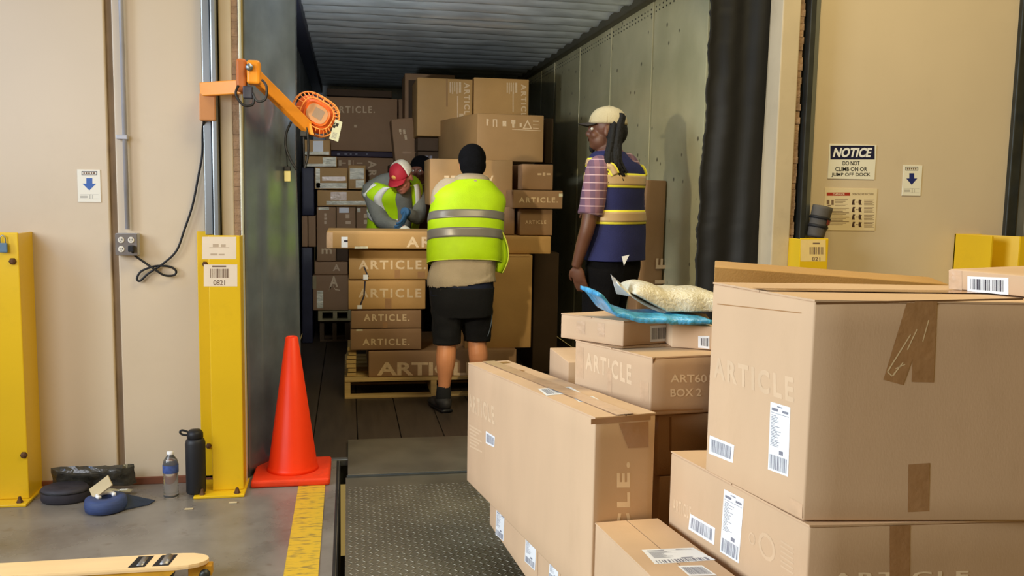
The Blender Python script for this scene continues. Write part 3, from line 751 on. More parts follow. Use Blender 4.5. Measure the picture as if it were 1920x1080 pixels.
# knuckle
bm = bmesh.new(); ab(bm, J.x-0.042, J.x+0.002, J.y-0.03, J.y+0.03, J.z-0.055, J.z+0.09, 0.012, 3); bm_obj('knuckle', bm, mat('orange_dark', srgb(196, 110, 52), .5), lamp)
bm = bmesh.new(); ab(bm, J.x+0.004, J.x+0.062, J.y-0.035, J.y+0.035, J.z-0.02, J.z+0.085, 0.012, 3); bm_obj('knuckle', bm, OR, lamp)
bm = bmesh.new(); ab(bm, J.x-0.012, J.x+0.03, J.y-0.045, J.y-0.01, J.z-0.085, J.z-0.03, 0.006, 2); bm_obj('junction_block', bm, mat('dark_blue_grey', srgb(52, 52, 66), .5), lamp)
V, F = lathe_geo([(0.016, 0), (0.016, 0.02), (0.008, 0.026)], 14); mesh_obj('pivot_bolt', [Vector((v.x, -v.z, v.y))+J+Vector((0.018, -0.032, 0.05)) for v in V], F, STEEL, lamp, True)
A1 = P(474, 138, Y=4.20)-LO; A2 = P(578, 240, Y=4.62)-LO
beam('outer_arm', A1, A2, 0.03, 0.066, OR)
beam('arm_rib', A1+Vector((0, -0.018, 0)), A2+Vector((0, -0.018, 0)), 0.008, 0.02, mat('orange_shadow_rib', srgb(214, 128, 36), .4))
tube('arm_cable', [J+Vector((-.03, -.04, -.03)), J+Vector((-.04, -.05, -.07)), J+Vector((-.01, -.05, -.115)), J+Vector((.03, -.04, -.11)), J+Vector((.035, -.04, -.07))], 0.0055, RUB, lamp, 8, 24)
tube('arm_cable', [J+Vector((.03, -.04, -.06)), J+Vector((.05, -.045, -.095)), J+Vector((.085, -.045, -.085)), J+Vector((.09, -.04, -.03)), J+Vector((.07, -.03, .0))], 0.0055, RUB, lamp, 8, 24)
tube('arm_cable', [P(x, y, Y=4.58)-LO for x, y in ((546, 228), (537, 250), (536, 275), (545, 300), (556, 318))], 0.006, RUB, lamp, 8, 24)
tube('arm_cable', [P(x, y, Y=4.58)-LO for x, y in ((566, 228), (574, 240), (578, 265), (577, 295), (571, 316))], 0.006, RUB, lamp, 8, 24)
tube('arm_cable', [P(x, y, Y=4.60)-LO for x, y in ((569, 255), (570, 280), (571, 314))], 0.005, RUB, lamp, 8, 12)
bm = bmesh.new(); w = P(570, 252, Y=4.60)-LO; ab(bm, w.x-.02, w.x+.02, w.y-.015, w.y+.015, w.z-.012, w.z+.02, .005); bm_obj('cable_gland', bm, RUB, lamp)
# head: rounded orange housing with cooling cage, tilted
H0 = P(592, 214, Y=4.66)-LO
hd = Matrix.Rotation(math.radians(12), 3, 'Z') @ Matrix.Rotation(math.radians(28), 3, 'Y')     # disc in local XZ, normal -Y
def rr(t, a, b, p=2.8):
    c, s = math.cos(t), math.sin(t)
    return a*math.copysign(abs(c)**(2/p), c), b*math.copysign(abs(s)**(2/p), s)
def headpt(x, y, z): return hd @ Vector((x, y, z)) + H0
V = []; F = []; K = 36
for (s, yy) in ((0.55, -0.030), (0.62, -0.034), (0.64, -0.015), (0.80, 0.0), (0.98, 0.02), (0.98, 0.05), (0.8, 0.06)):
    for k in range(K):
        x, z = rr(2*math.pi*k/K, 0.105*s, 0.085*s); V.append(headpt(x, yy, z))
for i in range(6):
    for k in range(K): F.append((i*K+k, i*K+(k+1) % K, (i+1)*K+(k+1) % K, (i+1)*K+k))
F.append(tuple(range(K))); F.append(tuple(6*K+k for k in range(K-1, -1, -1)))
mesh_obj('head_housing', V, F, ORD, lamp, False)
V = []
for k in range(K):
    x, z = rr(2*math.pi*k/K, 0.105*.52, 0.085*.52); V.append(headpt(x, -0.0355, z))
mesh_obj('back_plate', V, [tuple(range(K))], mat('back_plate_pale', srgb(196, 150, 118), .4), lamp)
V = []
for u, v in ((-.02, -.022), (.032, -.022), (.032, .028), (-.02, .028)): V.append(headpt(u, -0.0368, v))
mesh_obj('rating_plate', V, [(0, 1, 2, 3)], mat('rating_grey', srgb(170, 150, 142), .35, .3), lamp)
for s, yy in ((0.70, -0.036), (1.0, 0.0), (1.02, 0.045)):
    pts = []
    for k in range(K+1):
        x, z = rr(2*math.pi*k/K, 0.118*s, 0.096*s); pts.append(headpt(x, yy, z))
    V, F = tube_geo(pts, 0.0032, 6); mesh_obj('guard_ring', V, F, ORW, lamp, True)
for k in range(26):
    a = 2*math.pi*(k+.5)/26
    x0, z0 = rr(a, .118*.70, .096*.70); x1, z1 = rr(a, .118, .096); x2, z2 = rr(a, .118*1.02, .096*1.02)
    V, F = tube_geo([headpt(x0, -.036, z0), headpt(x1, 0, z1), headpt(x2, .045, z2)], 0.0026, 5); mesh_obj('guard_wire', V, F, ORW, lamp, True)
V = []; F = []
for k in range(20):
    x, z = rr(2*math.pi*k/20, 0.095, 0.075); V.append(headpt(x, 0.062, z))
mesh_obj('lens', V, [tuple(range(19, -1, -1))], mat('lamp_lens', (1, .97, .9), .3, emit=(.9, .95, 1.0, 3.0)), lamp)
bm = bmesh.new()
vs = [P(x, y, Y=4.60)-LO for x, y in ((563, 225), (583, 232), (589, 253), (570, 250))]
v1 = [bm.verts.new(v) for v in vs]; v2 = [bm.verts.new(v+Vector((0, .03, 0))) for v in vs]
bm.faces.new(v1); bm.faces.new(v2[::-1])
for i in range(4): bm.faces.new([v1[i], v2[i], v2[(i+1) % 4], v1[(i+1) % 4]])
bm_obj('yoke', bm, OR, lamp)
lf = Face(lamp, (0, 4.66, 0), (0.1, -1, 0))
tg = lf.put('paper_tag', [(617, 260), (634, 266), (642, 229), (629, 223)], QUAD, mat('tag_paper', srgb(190, 196, 180), .5, var=.05))
lf.put('print_lines', [(622, 240), (633, 243), (637, 231), (627, 228)], rects2d([(.1, .1, .5, .5), (.4, .4, .9, .9), (.1, .6, .3, .9)]), BLACK, 0.003, parent=tg)
lf.put('print_lines', [(621, 258), (631, 261), (634, 248), (625, 245)], rects2d([(0, .15*i, .9, .15*i+.06) for i in range(6)]), INKG, 0.003, parent=tg)
# power cord from the bracket to the outlet
yc = YW-0.018
CP = [(383, 222, .08), (380, 245, .03), (379, 290, .02), (372, 330, .02), (361, 385, .02), (346, 430, .02), (331, 470, .02), (305, 495, .02), (278, 513, .02), (262, 527, .02), (257, 521, .02), (266, 508, .02), (292, 499, .022), (318, 500, .02), (330, 508, .02), (326, 516, .02), (308, 516, .028), (290, 505, .035), (268, 490, .03), (252, 478, .04), (247, 467, .075)]
CO = P(290, 500, Y=yc)
cordpts = [P(x, y, Y=YW-d)-CO for x, y, d in CP]
cord = mesh_obj('power_cord', *tube_geo(cordpts, 0.0052, 8, 160), RUB, None, True, CO)
tag(cord, 'black power cord with a loop running from the dock light to the outlet box', 'power cord')
w = P(246, 466, Y=YW-.075)-CO
bm = bmesh.new(); ab(bm, w.x-.013, w.x+.013, w.y-.01, w.y+.018, w.z-.016, w.z+.014, .005); bm_obj('plug', bm, RUB, cord)

w = P(535, 326, Y=4.72)
fx = empty('curtain_clip', (w.x+.012, 4.70, w.z-.04), 'small cream clip with a black top on the shelter curtain under the lamp cables', 'clip')
bm = bmesh.new(); ab(bm, -.016, .016, -.012, .012, 0, .055, .004); bm_obj('body', bm, mat('cream_plastic', srgb(236, 226, 160), .4), fx)
bm = bmesh.new(); ab(bm, -.017, .017, -.013, .013, .056, .078, .004); bm_obj('cap', bm, RUB, fx)
tube('cord', [(0, 0, .078), (-.004, 0, .14), (-.012, 0, .19)], .003, RUB, fx, 6, 8)
# ------------------------------------------------------------------ cone
cc = P(549, 893, Z=0)
cone = empty('traffic_cone', (cc.x, cc.y+0.02, 0), 'bright orange traffic cone at the left of the trailer door', 'traffic cone')
CON = mat('cone_orange', srgb(255, 62, 14), 0.42, var=0.06, scale=7, dirt=0.15, dirtcol=srgb(150, 50, 30), dscale=8)
V, F = lathe_geo([(0.128, 0.035), (0.122, 0.05), (0.118, 0.06), (0.030, 0.695), (0.022, 0.702), (0.018, 0.695), (0.018, 0.66)], 36)
mesh_obj('cone_body', V, F, CON, cone, True)
bm = bmesh.new(); ab(bm, -0.185, 0.185, -0.185, 0.185, 0.0, 0.036, 0.012, 3)
for e in bm.edges[:]: pass
bm_obj('base', bm, mat('cone_base', srgb(232, 62, 20), 0.55, var=0.1, scale=9, dirt=0.5, dirtcol=srgb(110, 48, 34), dscale=5), cone)

# ------------------------------------------------------------------ bottles
bx = P(372, 915, Z=0.012)
bo = empty('thermos_bottle', (bx.x, 4.16, 0.012), 'matt black insulated bottle standing on the base of the yellow post', 'bottle')
BB = mat('bottle_black', srgb(36, 36, 40), 0.5, var=.1)
V, F = lathe_geo([(0.040, 0), (0.044, 0.006), (0.045, 0.235), (0.041, 0.25), (0.034, 0.258)], 28); mesh_obj('flask', V, F, BB, bo, True)
V, F = lathe_geo([(0.032, 0.256), (0.036, 0.262), (0.036, 0.282), (0.026, 0.296), (0.010, 0.298)], 24); mesh_obj('lid', V, F, RUB, bo, True)
tube('carry_loop', [(-0.026, 0, 0.286), (-0.055, 0, 0.296), (-0.066, 0, 0.288), (-0.055, 0, 0.276), (-0.03, 0, 0.272)], 0.005, RUB, bo, 8, 20)
wb = P(322, 930, Z=0)
wo = empty('water_bottle', (wb.x, wb.y-0.01, 0), 'clear plastic water bottle with a blue label on the floor by the wall', 'bottle')
CLR = mat('clear_plastic', (0.92, 0.93, 0.92), 0.08, trans=0.92, spec=.6)
pf = [(0.030, 0), (0.034, 0.006)]
for i in range(9): pf += [(0.0335, 0.012+i*.0125), (0.031, 0.018+i*.0125)]
pf += [(0.034, 0.128), (0.034, 0.158), (0.030, 0.175), (0.014, 0.198), (0.013, 0.206)]
V, F = lathe_geo(pf, 24); bt = mesh_obj('shell', V, F, CLR, wo, True)
V, F = lathe_geo([(0.0347, 0.118), (0.0352, 0.12), (0.0352, 0.153), (0.0347, 0.155)], 24); mesh_obj('wrap_label', V, F[:-2], mat('water_label', srgb(70, 90, 150), .4, var=.3, scale=40), wo, True)
V, F = lathe_geo([(0.0145, 0.200), (0.0150, 0.202), (0.0148, 0.214), (0.006, 0.215)], 20); mesh_obj('cap', V, F, LABEL, wo, True)

# ------------------------------------------------------------------ litter by the wall
DPL = mat('dark_film', srgb(58, 56, 50), 0.25, var=.4, scale=20, bump=.8, bscale=20, spec=.7)
q0 = P(178, 925, Z=0)
ly = 4.28
tw = empty('plastic_tray', (P(178, 905, Y=ly).x, ly-0.03, 0), 'crumpled dark plastic tray leaning against the foot of the wall', 'tray')
def crump(name, w, d, h, m, parent, seed, amp=0.012, base=(0, 0, 0), rx=0.0, th=0.004, rim=True):
    bm = bmesh.new(); N_ = 14; g = {}
    for i in range(N_+1):
        for j in range(N_+1):
            x = (i/N_-.5)*w; y = (j/N_-.5)*d
            e = max(abs(i/N_-.5), abs(j/N_-.5))*2
            z = h*(e**6) if rim else 0
            v = Vector((x, y, z)); nz = Vector((noise.noise(v*25+Vector((seed, 0, 0))), noise.noise(v*25+Vector((0, seed, 0))), noise.noise(v*25+Vector((0, 0, seed)))))
            g[i, j] = bm.verts.new(Matrix.Rotation(rx, 3, 'X') @ (v+nz*amp)+Vector(base))
    for i in range(N_):
        for j in range(N_): bm.faces.new([g[i, j], g[i+1, j], g[i+1, j+1], g[i, j+1]])
    o = bm_obj(name, bm, m, parent, False); md = o.modifiers.new('solid', 'SOLIDIFY'); md.thickness = th; return o
crump('tray_shell', 0.36, 0.11, 0.03, DPL, tw, 3, .012, (0, -.005, .065), math.radians(-68))
crump('film_edge', 0.34, 0.03, 0.01, mat('pale_film', srgb(150, 140, 110), .3, var=.5, scale=30, spec=.8), tw, 9, .012, (0.01, -.05, .016), 0.1, .002)
bg_ = P(112, 945, Z=0)
V, F = lathe_geo([(0.10, 0.0), (0.108, 0.01), (0.108, 0.055), (0.098, 0.066), (0.03, 0.064)], 30)
bag = mesh_obj('black_pouch', [Vector((v.x*.95, v.y*.7, v.z*(1+.1*noise.noise(v*15)))) for v in V], F, mat('black_canvas', srgb(52, 50, 58), .6, var=.2, scale=20), None, True, (bg_.x+.01, bg_.y+.05, 0))
tag(bag, 'low black canvas pouch on the floor left of the blue roll', 'pouch')
V, F = tube_geo([Vector((.104*math.cos(a/20*6.283), .077*math.sin(a/20*6.283), .05)) for a in range(21)], .003, 6); mesh_obj('zip', V, F, RUB, bag, True)
bl = P(192, 965, Z=0)
roll = empty('strap_roll', (bl.x, bl.y+.06, 0), 'round blue webbing roll on the floor by the wall', 'strap roll')
V, F = lathe_geo([(0.070, 0.0), (0.085, 0.006), (0.088, 0.03), (0.084, 0.055), (0.070, 0.062), (0.035, 0.062), (0.032, 0.05), (0.032, 0.01)], 32)
mesh_obj('webbing', V, F, mat('blue_webbing', srgb(58, 74, 118), .6, var=.15, scale=30, stretch=(1, 1, 6)), roll, True)
V, F = tube_geo([Vector((.034*math.cos(a), .034*math.sin(a), .066)) for a in [i/10*4.2 for i in range(11)]], .009, 8); mesh_obj('core_handle', V, F, LABEL, roll, True)
mesh_obj('loose_end', [Vector(v) for v in ((.07, -.03, .004), (.17, .03, .002), (.19, .075, .004), (.06, .05, .05), (.07, -.03, .008), (.17, .03, .006), (.19, .075, .008), (.06, .05, .055))], [(3, 2, 1, 0), (4, 5, 6, 7), (0, 1, 5, 4), (1, 2, 6, 5), (2, 3, 7, 6), (3, 0, 4, 7)], mat('dark_blue_webbing', srgb(40, 52, 72), .6), roll)
pw = P(180, 925, Z=.07)
bm = bmesh.new(); ab(bm, -.05, .05, -.004, .004, -.028, .028, .0015)
for v in bm.verts: v.co.y += .004*math.sin(v.co.x*60)
Mp = Matrix.Rotation(math.radians(-38), 3, 'Y') @ Matrix.Rotation(math.radians(-40), 3, 'X')
for v in bm.verts: v.co = Mp @ v.co
pc = bm_obj('cardboard_scrap', bm, mat('scrap_card', srgb(196, 178, 140), .7, var=.1), None, False, (bl.x-.022, bl.y+.075, .098))
tag(pc, 'beige torn cardboard scrap lying across the blue roll', 'scrap')
# ------------------------------------------------------------------ pallet jack forks
FK = mat('fork_yellow_top', srgb(240, 204, 150), 0.3, var=.05, scale=3, stretch=(1, 12, 1), spec=.7)
FS = mat('fork_side_worn', srgb(214, 158, 44), 0.5, var=.2, scale=10, dirt=.6, dirtcol=srgb(110, 66, 30), dscale=9)
jk = empty('pallet_jack', (-1.4, 3.2, 0), 'yellow pallet jack forks reaching in from the left over the concrete', 'pallet jack')
def fork(tip, wid, name='fork'):
    L_ = 1.2; O = Vector(jk.location); tx, ty = tip.x, tip.y; zt = .095
    bm = bmesh.new(); pts = []
    out = [(-L_, -wid/2), (-.10, -wid/2)]
    for i in range(9):
        a = -math.pi/2+math.pi*i/8; out.append((-.10+.10*math.cos(a), wid/2*math.sin(a)))
    out += [(-.10, wid/2), (-L_, wid/2)]
    rings = []
    for zz, s in ((zt, .97), (zt-.006, 1.0), (zt-.014, 1.0)):
        rings.append([bm.verts.new(Vector((tx+x, ty+y*s, zz))-O) for x, y in out])
    for a, b in zip(rings[:-1], rings[1:]):
        for i in range(len(out)): bm.faces.new([a[i], a[(i+1) % len(out)], b[(i+1) % len(out)], b[i]])
    bm.faces.new(rings[0][::-1]); bm.faces.new(rings[-1])
    f_ = bm_obj(name, bm, FK, jk)
    for s in (-1, 1):
        bm = bmesh.new(); y0 = ty+s*(wid/2-.006)
        vs = [(tx-L_, zt-.012), (tx-.10, zt-.012), (tx-.13, zt-.04), (tx-.22, zt-.055), (tx-L_, zt-.07)]
        A = [bm.verts.new(Vector((x, y0-.003, z))-O) for x, z in vs]; B = [bm.verts.new(Vector((x, y0+.003, z))-O) for x, z in vs]
        bm.faces.new(A); bm.faces.new(B[::-1])
        for i in range(5): bm.faces.new([A[i], B[i], B[(i+1) % 5], A[(i+1) % 5]])
        bm_obj('side_skirt', bm, FS, f_)
    for k, x in enumerate((-.235, -.155)):
        q = [Vector((tx+x-.030, ty-wid*.40, zt+.0005)), Vector((tx+x+.026, ty-wid*.40, zt+.0005)), Vector((tx+x+.040, ty+wid*.40, zt+.0005)), Vector((tx+x-.014, ty+wid*.40, zt+.0005))]
        mesh_obj('wheel_opening', [v-O for v in q], [(0, 1, 2, 3)], BLACK, f_)
        V, F = tube_geo([Vector((tx+x+.006, ty-wid*.30, zt-.016+.004*k))-O, Vector((tx+x+.012, ty+wid*.34, zt-.016+.004*k))-O], .020, 14)
        mesh_obj('link_roller', V, F, mat('roller_steel', srgb(150, 145, 140), .35, .6), f_, True)
    V, F = lathe_geo([(.012, -.05), (.036, -.045), (.036, .045), (.012, .05)], 20)
    mesh_obj('load_wheel', [Vector((v.x+tx-.16, v.z+ty, v.y+.038))-O for v in V], F, DSTEEL, f_, True)
    V, F = lathe_geo([(.008, -.04), (.018, -.035), (.018, .035), (.008, .04)], 16)
    mesh_obj('entry_roller', [Vector((v.x+tx-.012, v.z+ty, v.y+.045))-O for v in V], F, DSTEEL, f_, True)
    bm = bmesh.new(); ab(bm, tx-.07-O.x, tx+.012-O.x, ty-.02, ty+.02, .035, .075, .004)
    for v in bm.verts: v.co.y -= O.y
    bm_obj('nose_bracket', bm, FS, f_)
ft = P(392, 1046, Z=.095)
fork(Vector((ft.x, ft.y-.0, 0)), .118)
ft2 = P(8, 950, Z=.095)
fork(Vector((ft2.x, ft.y+.37, 0)), .118)
for (px, py, l) in ((354, 955, 'flattened pale crumb of litter on the floor by the post'), (437, 943, 'tiny yellowish scrap on the floor near the orange cone')):
    w = P(px, py, Z=0)
    bm = bmesh.new(); ab(bm, -.018, .018, -.008, .008, 0, .004, .0015)
    o = bm_obj('paper_scrap', bm, mat('scrap_card', (0, 0, 0)), None, False, (w.x, w.y, 0.0)); tag(o, l, 'litter')
# ================================================================== CARTONS IN THE TRAILER
GF = 'cartons of the front stack on the pallet'; GL = 'cartons of the far left stack'; GT = 'cartons piled high at the back'; GRR = 'cartons of the right hand stack'
def tapev(f, x, y0, y1, w=8, m=None):
    f.put('tape', R(x-w/2, y0, x+w/2, y1), QUAD, m or TAPE, 0.0018)
def tapeh(f, x0, x1, y, w=5, m=None): f.put('tape', R(x0, y-w/2, x1, y+w/2), QUAD, m or TAPE, 0.0018)
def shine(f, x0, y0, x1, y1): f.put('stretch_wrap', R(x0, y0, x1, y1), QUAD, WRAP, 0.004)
def vtext(f, t, x0, y0, x1, y1, m=INKL, bold=0.02):
    """lettering that reads downwards"""
    f.text(t, [(x0, y0), (x0, y1), (x1, y1), (x1, y0)], m, bold)
# front pallet
def pallet(name, px0, px1, Y, depth, z0, label, h=0.125, m=None, wide=None):
    x0 = P(px0, 700, Y=Y).x; x1 = P(px1, 700, Y=Y).x
    if wide: x1 = x0+wide
    t = empty(name, ((x0+x1)/2, Y+depth/2, z0), label, 'pallet'); m = m or mat('pallet_wood', srgb(196, 164, 106), .7, var=.15, scale=9, stretch=(.5, 6, 6))
    n = 7; s = h/0.125
    for i in range(n):
        yy = Y+(depth-0.09)*i/(n-1)
        box('top_board', x0, x1, yy, yy+0.09, z0+h-0.018, z0+h, m, t, .002)
    for k, x in enumerate((x0, (x0+x1)/2-.02, x1-.04)):
        box('stringer', x, x+.04, Y+.005, Y+depth-.005, z0+.016, z0+h-.018, m, t, .002)
    for yy in (Y, Y+depth/2-.045, Y+depth-.09):
        box('bottom_board', x0, x1, yy, yy+.09, z0, z0+.016, m, t, .002)
    return t
pallet('pallet', 646, 980, 6.0, 0.95, 0.0, 'pale wooden pallet under the front stack of boxes', .135, wide=1.22)
zt = 0.137
o, f = fbox(691, 657, 968, 722, 6.05, .85, CARD3, 'long brown box with big pale lettering at the foot of the front stack', GF, zb=zt)
g, gf = text2d('ARTICLE', .03); f.put('lettering', R(707, 679, 896, 704), (g, gf), INKL)
o, f = fbox(657, 617, 790, 656, 6.06, .4, CARD3, 'low brown lettered box, second from the bottom of the front stack', GF)
f.text('ARTICLE.', R(680, 635, 768, 647), INKL, .03); tapeh(f, 668, 680, 619, 3, WRAP)
o, f = fbox(658, 582, 790, 616, 6.06, .4, CARD3, 'low brown lettered box, third from the bottom of the front stack', GF)
f.text('ARTICLE.', R(682, 589, 768, 602), INKL, .03); tapev(f, 722, 604, 615, 9)
o, f = fbox(653, 525, 798, 580, 6.05, .42, CARD2, 'tan lettered box with a crooked strap line, just below the upper one like it', GF)
f.text('ARTICLE', R(672, 541, 790, 558), INKL, .03)
f.put('strap', [(672, 578), (675, 578), (684, 555), (681, 555)], QUAD, INKB, .003); f.put('strap', [(681, 555), (684, 555), (686, 527), (683, 527)], QUAD, INKB, .003)
f.put('paper_bit', R(670, 572, 679, 579), QUAD, LABEL, .004); tapev(f, 728, 560, 579, 12)
o, f = fbox(654, 468, 803, 524, 6.04, .42, CARD2, 'tan lettered box directly under the long golden carton', GF)
f.text('ARTICLE.', R(672, 488, 799, 505), INKL, .03)
f.put('strap', [(689, 519), (692, 519), (684, 500), (681, 500)], QUAD, INKB, .003); f.put('paper_bit', R(681, 515, 690, 524), QUAD, LABEL, .004)
tapev(f, 745, 506, 522, 10); tapev(f, 790, 509, 522, 14)
o, f = fbox(613, 434, 935, 467, 5.95, .45, CARD2, 'long golden carton lying on top of the front stack', GF)
f.text('ARTICLE.', R(762, 444, 920, 464), INKL, .03); f.put('label', R(640, 444, 652, 464), QUAD, LABEL)
tapeh(f, 665, 690, 464, 4, WRAP); tapev(f, 618, 436, 465, 12, TAPECLEAR); f.put('tape_mark', R(645, 450, 652, 454), QUAD, INKB, .003)
# flattened cardboard beside it on the pallet
fb = empty('flattened_carton_bundle', (P(664, 690, Y=6.1).x, 6.25, zt), 'bundle of flattened cartons standing at the left end of the front pallet', 'cardboard bundle')
for i in range(7):
    zz = zt+.03*i; a = P(652, 690, Y=6.1).x; b = P(670, 690, Y=6.1).x
    box('folded_sheet', a+random.uniform(-.01, .01), b+random.uniform(-.012, .004), 6.09, 6.4, zz, zz+.024, MATS['pallet_wood'], fb, .003)
# right hand stack
o, f = fbox(872, 478, 997, 655, 6.12, .5, CARD2, 'tall tan box standing behind the man in the yellow vest', GRR, zb=P(930, 657, Y=6.05).z+.003)
f.put('crease', R(925, 481, 993, 482), QUAD, MATS['cardboard_cut_edge'])
zt2 = P(930, 478, Y=6.12).z
o, f = fbox(945, 443, 1033, 472, 6.2, .5, CARD2, 'flat golden box without print on top of the tall tan box', GRR, zb=zt2+.003)
o, f = fbox(872, 443, 940, 476, 6.42, .5, CARD3, 'small brown box left of the flat golden box, behind the man in the yellow vest', GRR, zb=zt2+.003)
zt3 = P(990, 443, Y=6.2).z
o, f = fbox(975, 392, 1036, 442, 6.28, .4, CARD3, 'brown box with faint lettering below the wide lettered box', GRR, zb=zt3+.003)
f.text('ARTICLE', R(985, 413, 1024, 420), INKF, .02)
o, f = fbox(905, 388, 965, 442, 6.35, .4, CARD3, 'brown box directly left of the faintly lettered one', GRR, zb=zt3+.003)
o, f = fbox(962, 357, 1055, 391, 6.22, .42, CARD3, 'wide low brown box with clear pale lettering in the right hand stack', GRR)
f.text('ARTICLE.', R(973, 370, 1046, 380), INKL, .03); tapeh(f, 1048, 1055, 366, 6, WRAP)
o, f = fbox(979, 308, 1037, 356, 6.4, .5, CARD3, 'dark brown box between the wide lettered box and the big golden one', GRR)
f.put('print_lines', R(1008, 320, 1032, 332), rects2d([(0, .3, .3, .6), (.4, .2, .6, .7), (.7, .3, 1, .6)]), INKF)
o, f = fbox(806, 299, 961, 386, 6.5, .5, CARDM, 'tan box with lettering upside down, behind the black hooded head', GRR)
f.text('ARTICLE', [(925, 329), (833, 329), (833, 349), (925, 349)], INKL, .03)
f.put('paper_bit', R(950, 378, 960, 389), QUAD, WRAP)
# big golden box set at an angle on top
E0b, E0t = vedge(896, 212, 894, 301, .365); 
Yc = E0b.y
E1 = P(822, 233, Y=Yc+.88); E2 = P(1020, 220, Y=Yc+.02)
b4 = [E0b, Vector((E2.x, E2.y, E0b.z)), Vector((E1.x+E2.x-E0b.x, E1.y, E0b.z)), Vector((E1.x, E1.y, E0b.z))]
dz = E0t.z-E0b.z
o, F, _, _ = hexbox('cardboard_box', b4, [p+Vector((0, 0, dz)) for p in b4], CARDM, .006, 4, .004, seed=40, label='big golden box with handling symbols, set at an angle near the trailer roof', group=GRR)
f = F['R']
sym = [(0, .2, .03, .9), (.0, .75, .05, .85), (.12, .1, .14, .9), (.18, .1, .20, .9), (.12, .8, .20, .9), (.30, .2, .37, .75), (.48, .1, .52, .6), (.46, .5, .54, .9), (.62, .2, .66, .6), (.87, .1, .98, .16), (.87, .8, .98, .9), (.87, .45, .98, .5)]
f.put('handling_symbols', [(912, 239), (1012, 243), (1012, 225), (912, 221)], rects2d(sym), INKL, .005)['kind'] = 'stuff'
f.put('warning_triangle', [(980, 241), (998, 242), (998, 225), (980, 224)], ([(0, 0), (1, 0), (.5, 1), (.2, .1), (.8, .1), (.5, .75)], [(0, 1, 4, 3), (1, 2, 5, 4), (2, 0, 3, 5)]), INKL, .005)
f.put('print_lines', [(960, 243), (1014, 246), (1014, 243), (960, 240)], rects2d([(0, 0, 1, .4)]), INKL, .005)
o, f = fbox(1022, 222, 1037, 306, 7.1, .4, CARDD, 'dark narrow box end beside the big golden box against the trailer wall', GRR)
o, f = fbox(1000, 474, 1046, 690, 6.75, .5, CARDD, 'dark tall box in the shade between the right stack and the trailer wall', GRR, zb=.002)
# upright boxes at the back
o, f = fbox(782, 147, 886, 256, 7.7, .6, CARD2, 'tall tan box near the roof with lettering reading downwards, left of its twin', GT)
vtext(f, 'ARTICLE', 870, 155, 881, 224, INKL, .03)
f.put('print_lines', R(843, 154, 865, 176), rects2d([(.0, .1, .12, 1), (.2, 0, .3, 1), (.38, .2, .48, 1), (.6, 0, .68, 1), (.8, .1, .98, 1)]), INKL); f.put('label', R(861, 213, 869, 223), QUAD, INKL); f.put('print_line', R(857, 180, 859, 222), QUAD, INKL); tapev(f, 838, 148, 200, 3)
o, f = fbox(888, 147, 991, 262, 7.72, .6, CARD2, 'tall tan box near the roof with lettering reading downwards, right of its twin', GT)
vtext(f, 'ARTICLE', 977, 158, 987, 228, INKL, .03)
f.put('print_lines', R(950, 155, 970, 176), rects2d([(.0, .1, .12, 1), (.2, 0, .3, 1), (.38, .2, .48, 1), (.6, 0, .68, 1), (.8, .1, .98, 1)]), INKL); f.put('print_line', R(961, 158, 963, 210), QUAD, INKL)
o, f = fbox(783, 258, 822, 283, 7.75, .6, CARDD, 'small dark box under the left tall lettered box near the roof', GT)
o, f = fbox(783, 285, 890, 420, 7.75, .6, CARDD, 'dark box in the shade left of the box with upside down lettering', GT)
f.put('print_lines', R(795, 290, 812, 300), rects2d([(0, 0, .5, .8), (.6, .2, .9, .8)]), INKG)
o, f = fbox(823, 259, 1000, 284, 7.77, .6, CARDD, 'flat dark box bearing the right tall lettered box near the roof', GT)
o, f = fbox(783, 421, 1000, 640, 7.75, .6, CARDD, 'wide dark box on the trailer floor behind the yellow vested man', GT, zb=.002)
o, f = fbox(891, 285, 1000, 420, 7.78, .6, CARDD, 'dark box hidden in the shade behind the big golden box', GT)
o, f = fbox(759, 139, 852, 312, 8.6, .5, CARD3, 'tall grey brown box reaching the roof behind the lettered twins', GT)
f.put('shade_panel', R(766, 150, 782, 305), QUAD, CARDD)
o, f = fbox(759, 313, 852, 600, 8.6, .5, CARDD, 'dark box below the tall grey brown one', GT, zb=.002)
o, f = fbox(610, 183, 745, 283, 8.85, .5, CARD3, 'large brown box with faint lettering high on the left, behind the caged lamp', GT)
f.text('ARTICLE.', R(622, 199, 703, 212), INKL, .02); f.put('paper_bit', R(664, 234, 669, 239), QUAD, INKL)
o, f = fbox(746, 186, 756, 283, 9.0, .4, CARD3, 'thin strip of a box end right of the large brown box', GT)
o, f = fbox(613, 168, 735, 181, 9.0, .4, CARDD, 'flat grey box lying on the large brown one just under the roof', GT)
o, f = fbox(620, 284, 746, 294, 8.86, .5, mat('dark_purple_carton', srgb(58, 46, 62), .6), 'flat dark purple box between the large brown box and the one below', GT)
f.put('print_lines', R(632, 287, 700, 291), rects2d([(0, 0, .08, 1), (.2, .2, .28, .8), (.35, .2, .4, .8), (.5, .2, .56, .8), (.8, .2, .85, .8)]), INKG)
o, f = fbox(612, 295, 746, 430, 8.87, .5, CARD3, 'brown box with large sideways lettering left of the red and white cap', GT)
vtext(f, 'ARTICLE', 690, 301, 706, 395, INKL, .03); f.put('print_lines', R(635, 299, 680, 312), rects2d([(0, .1, .12, .9), (.06, .4, .3, .55), (.4, .1, .5, .9), (.6, .1, .62, .9), (.75, .4, 1, .55)]), INKL)
o, f = fbox(612, 431, 746, 610, 8.88, .5, CARDD, 'dark box under the one with large sideways lettering', GT, zb=.002)
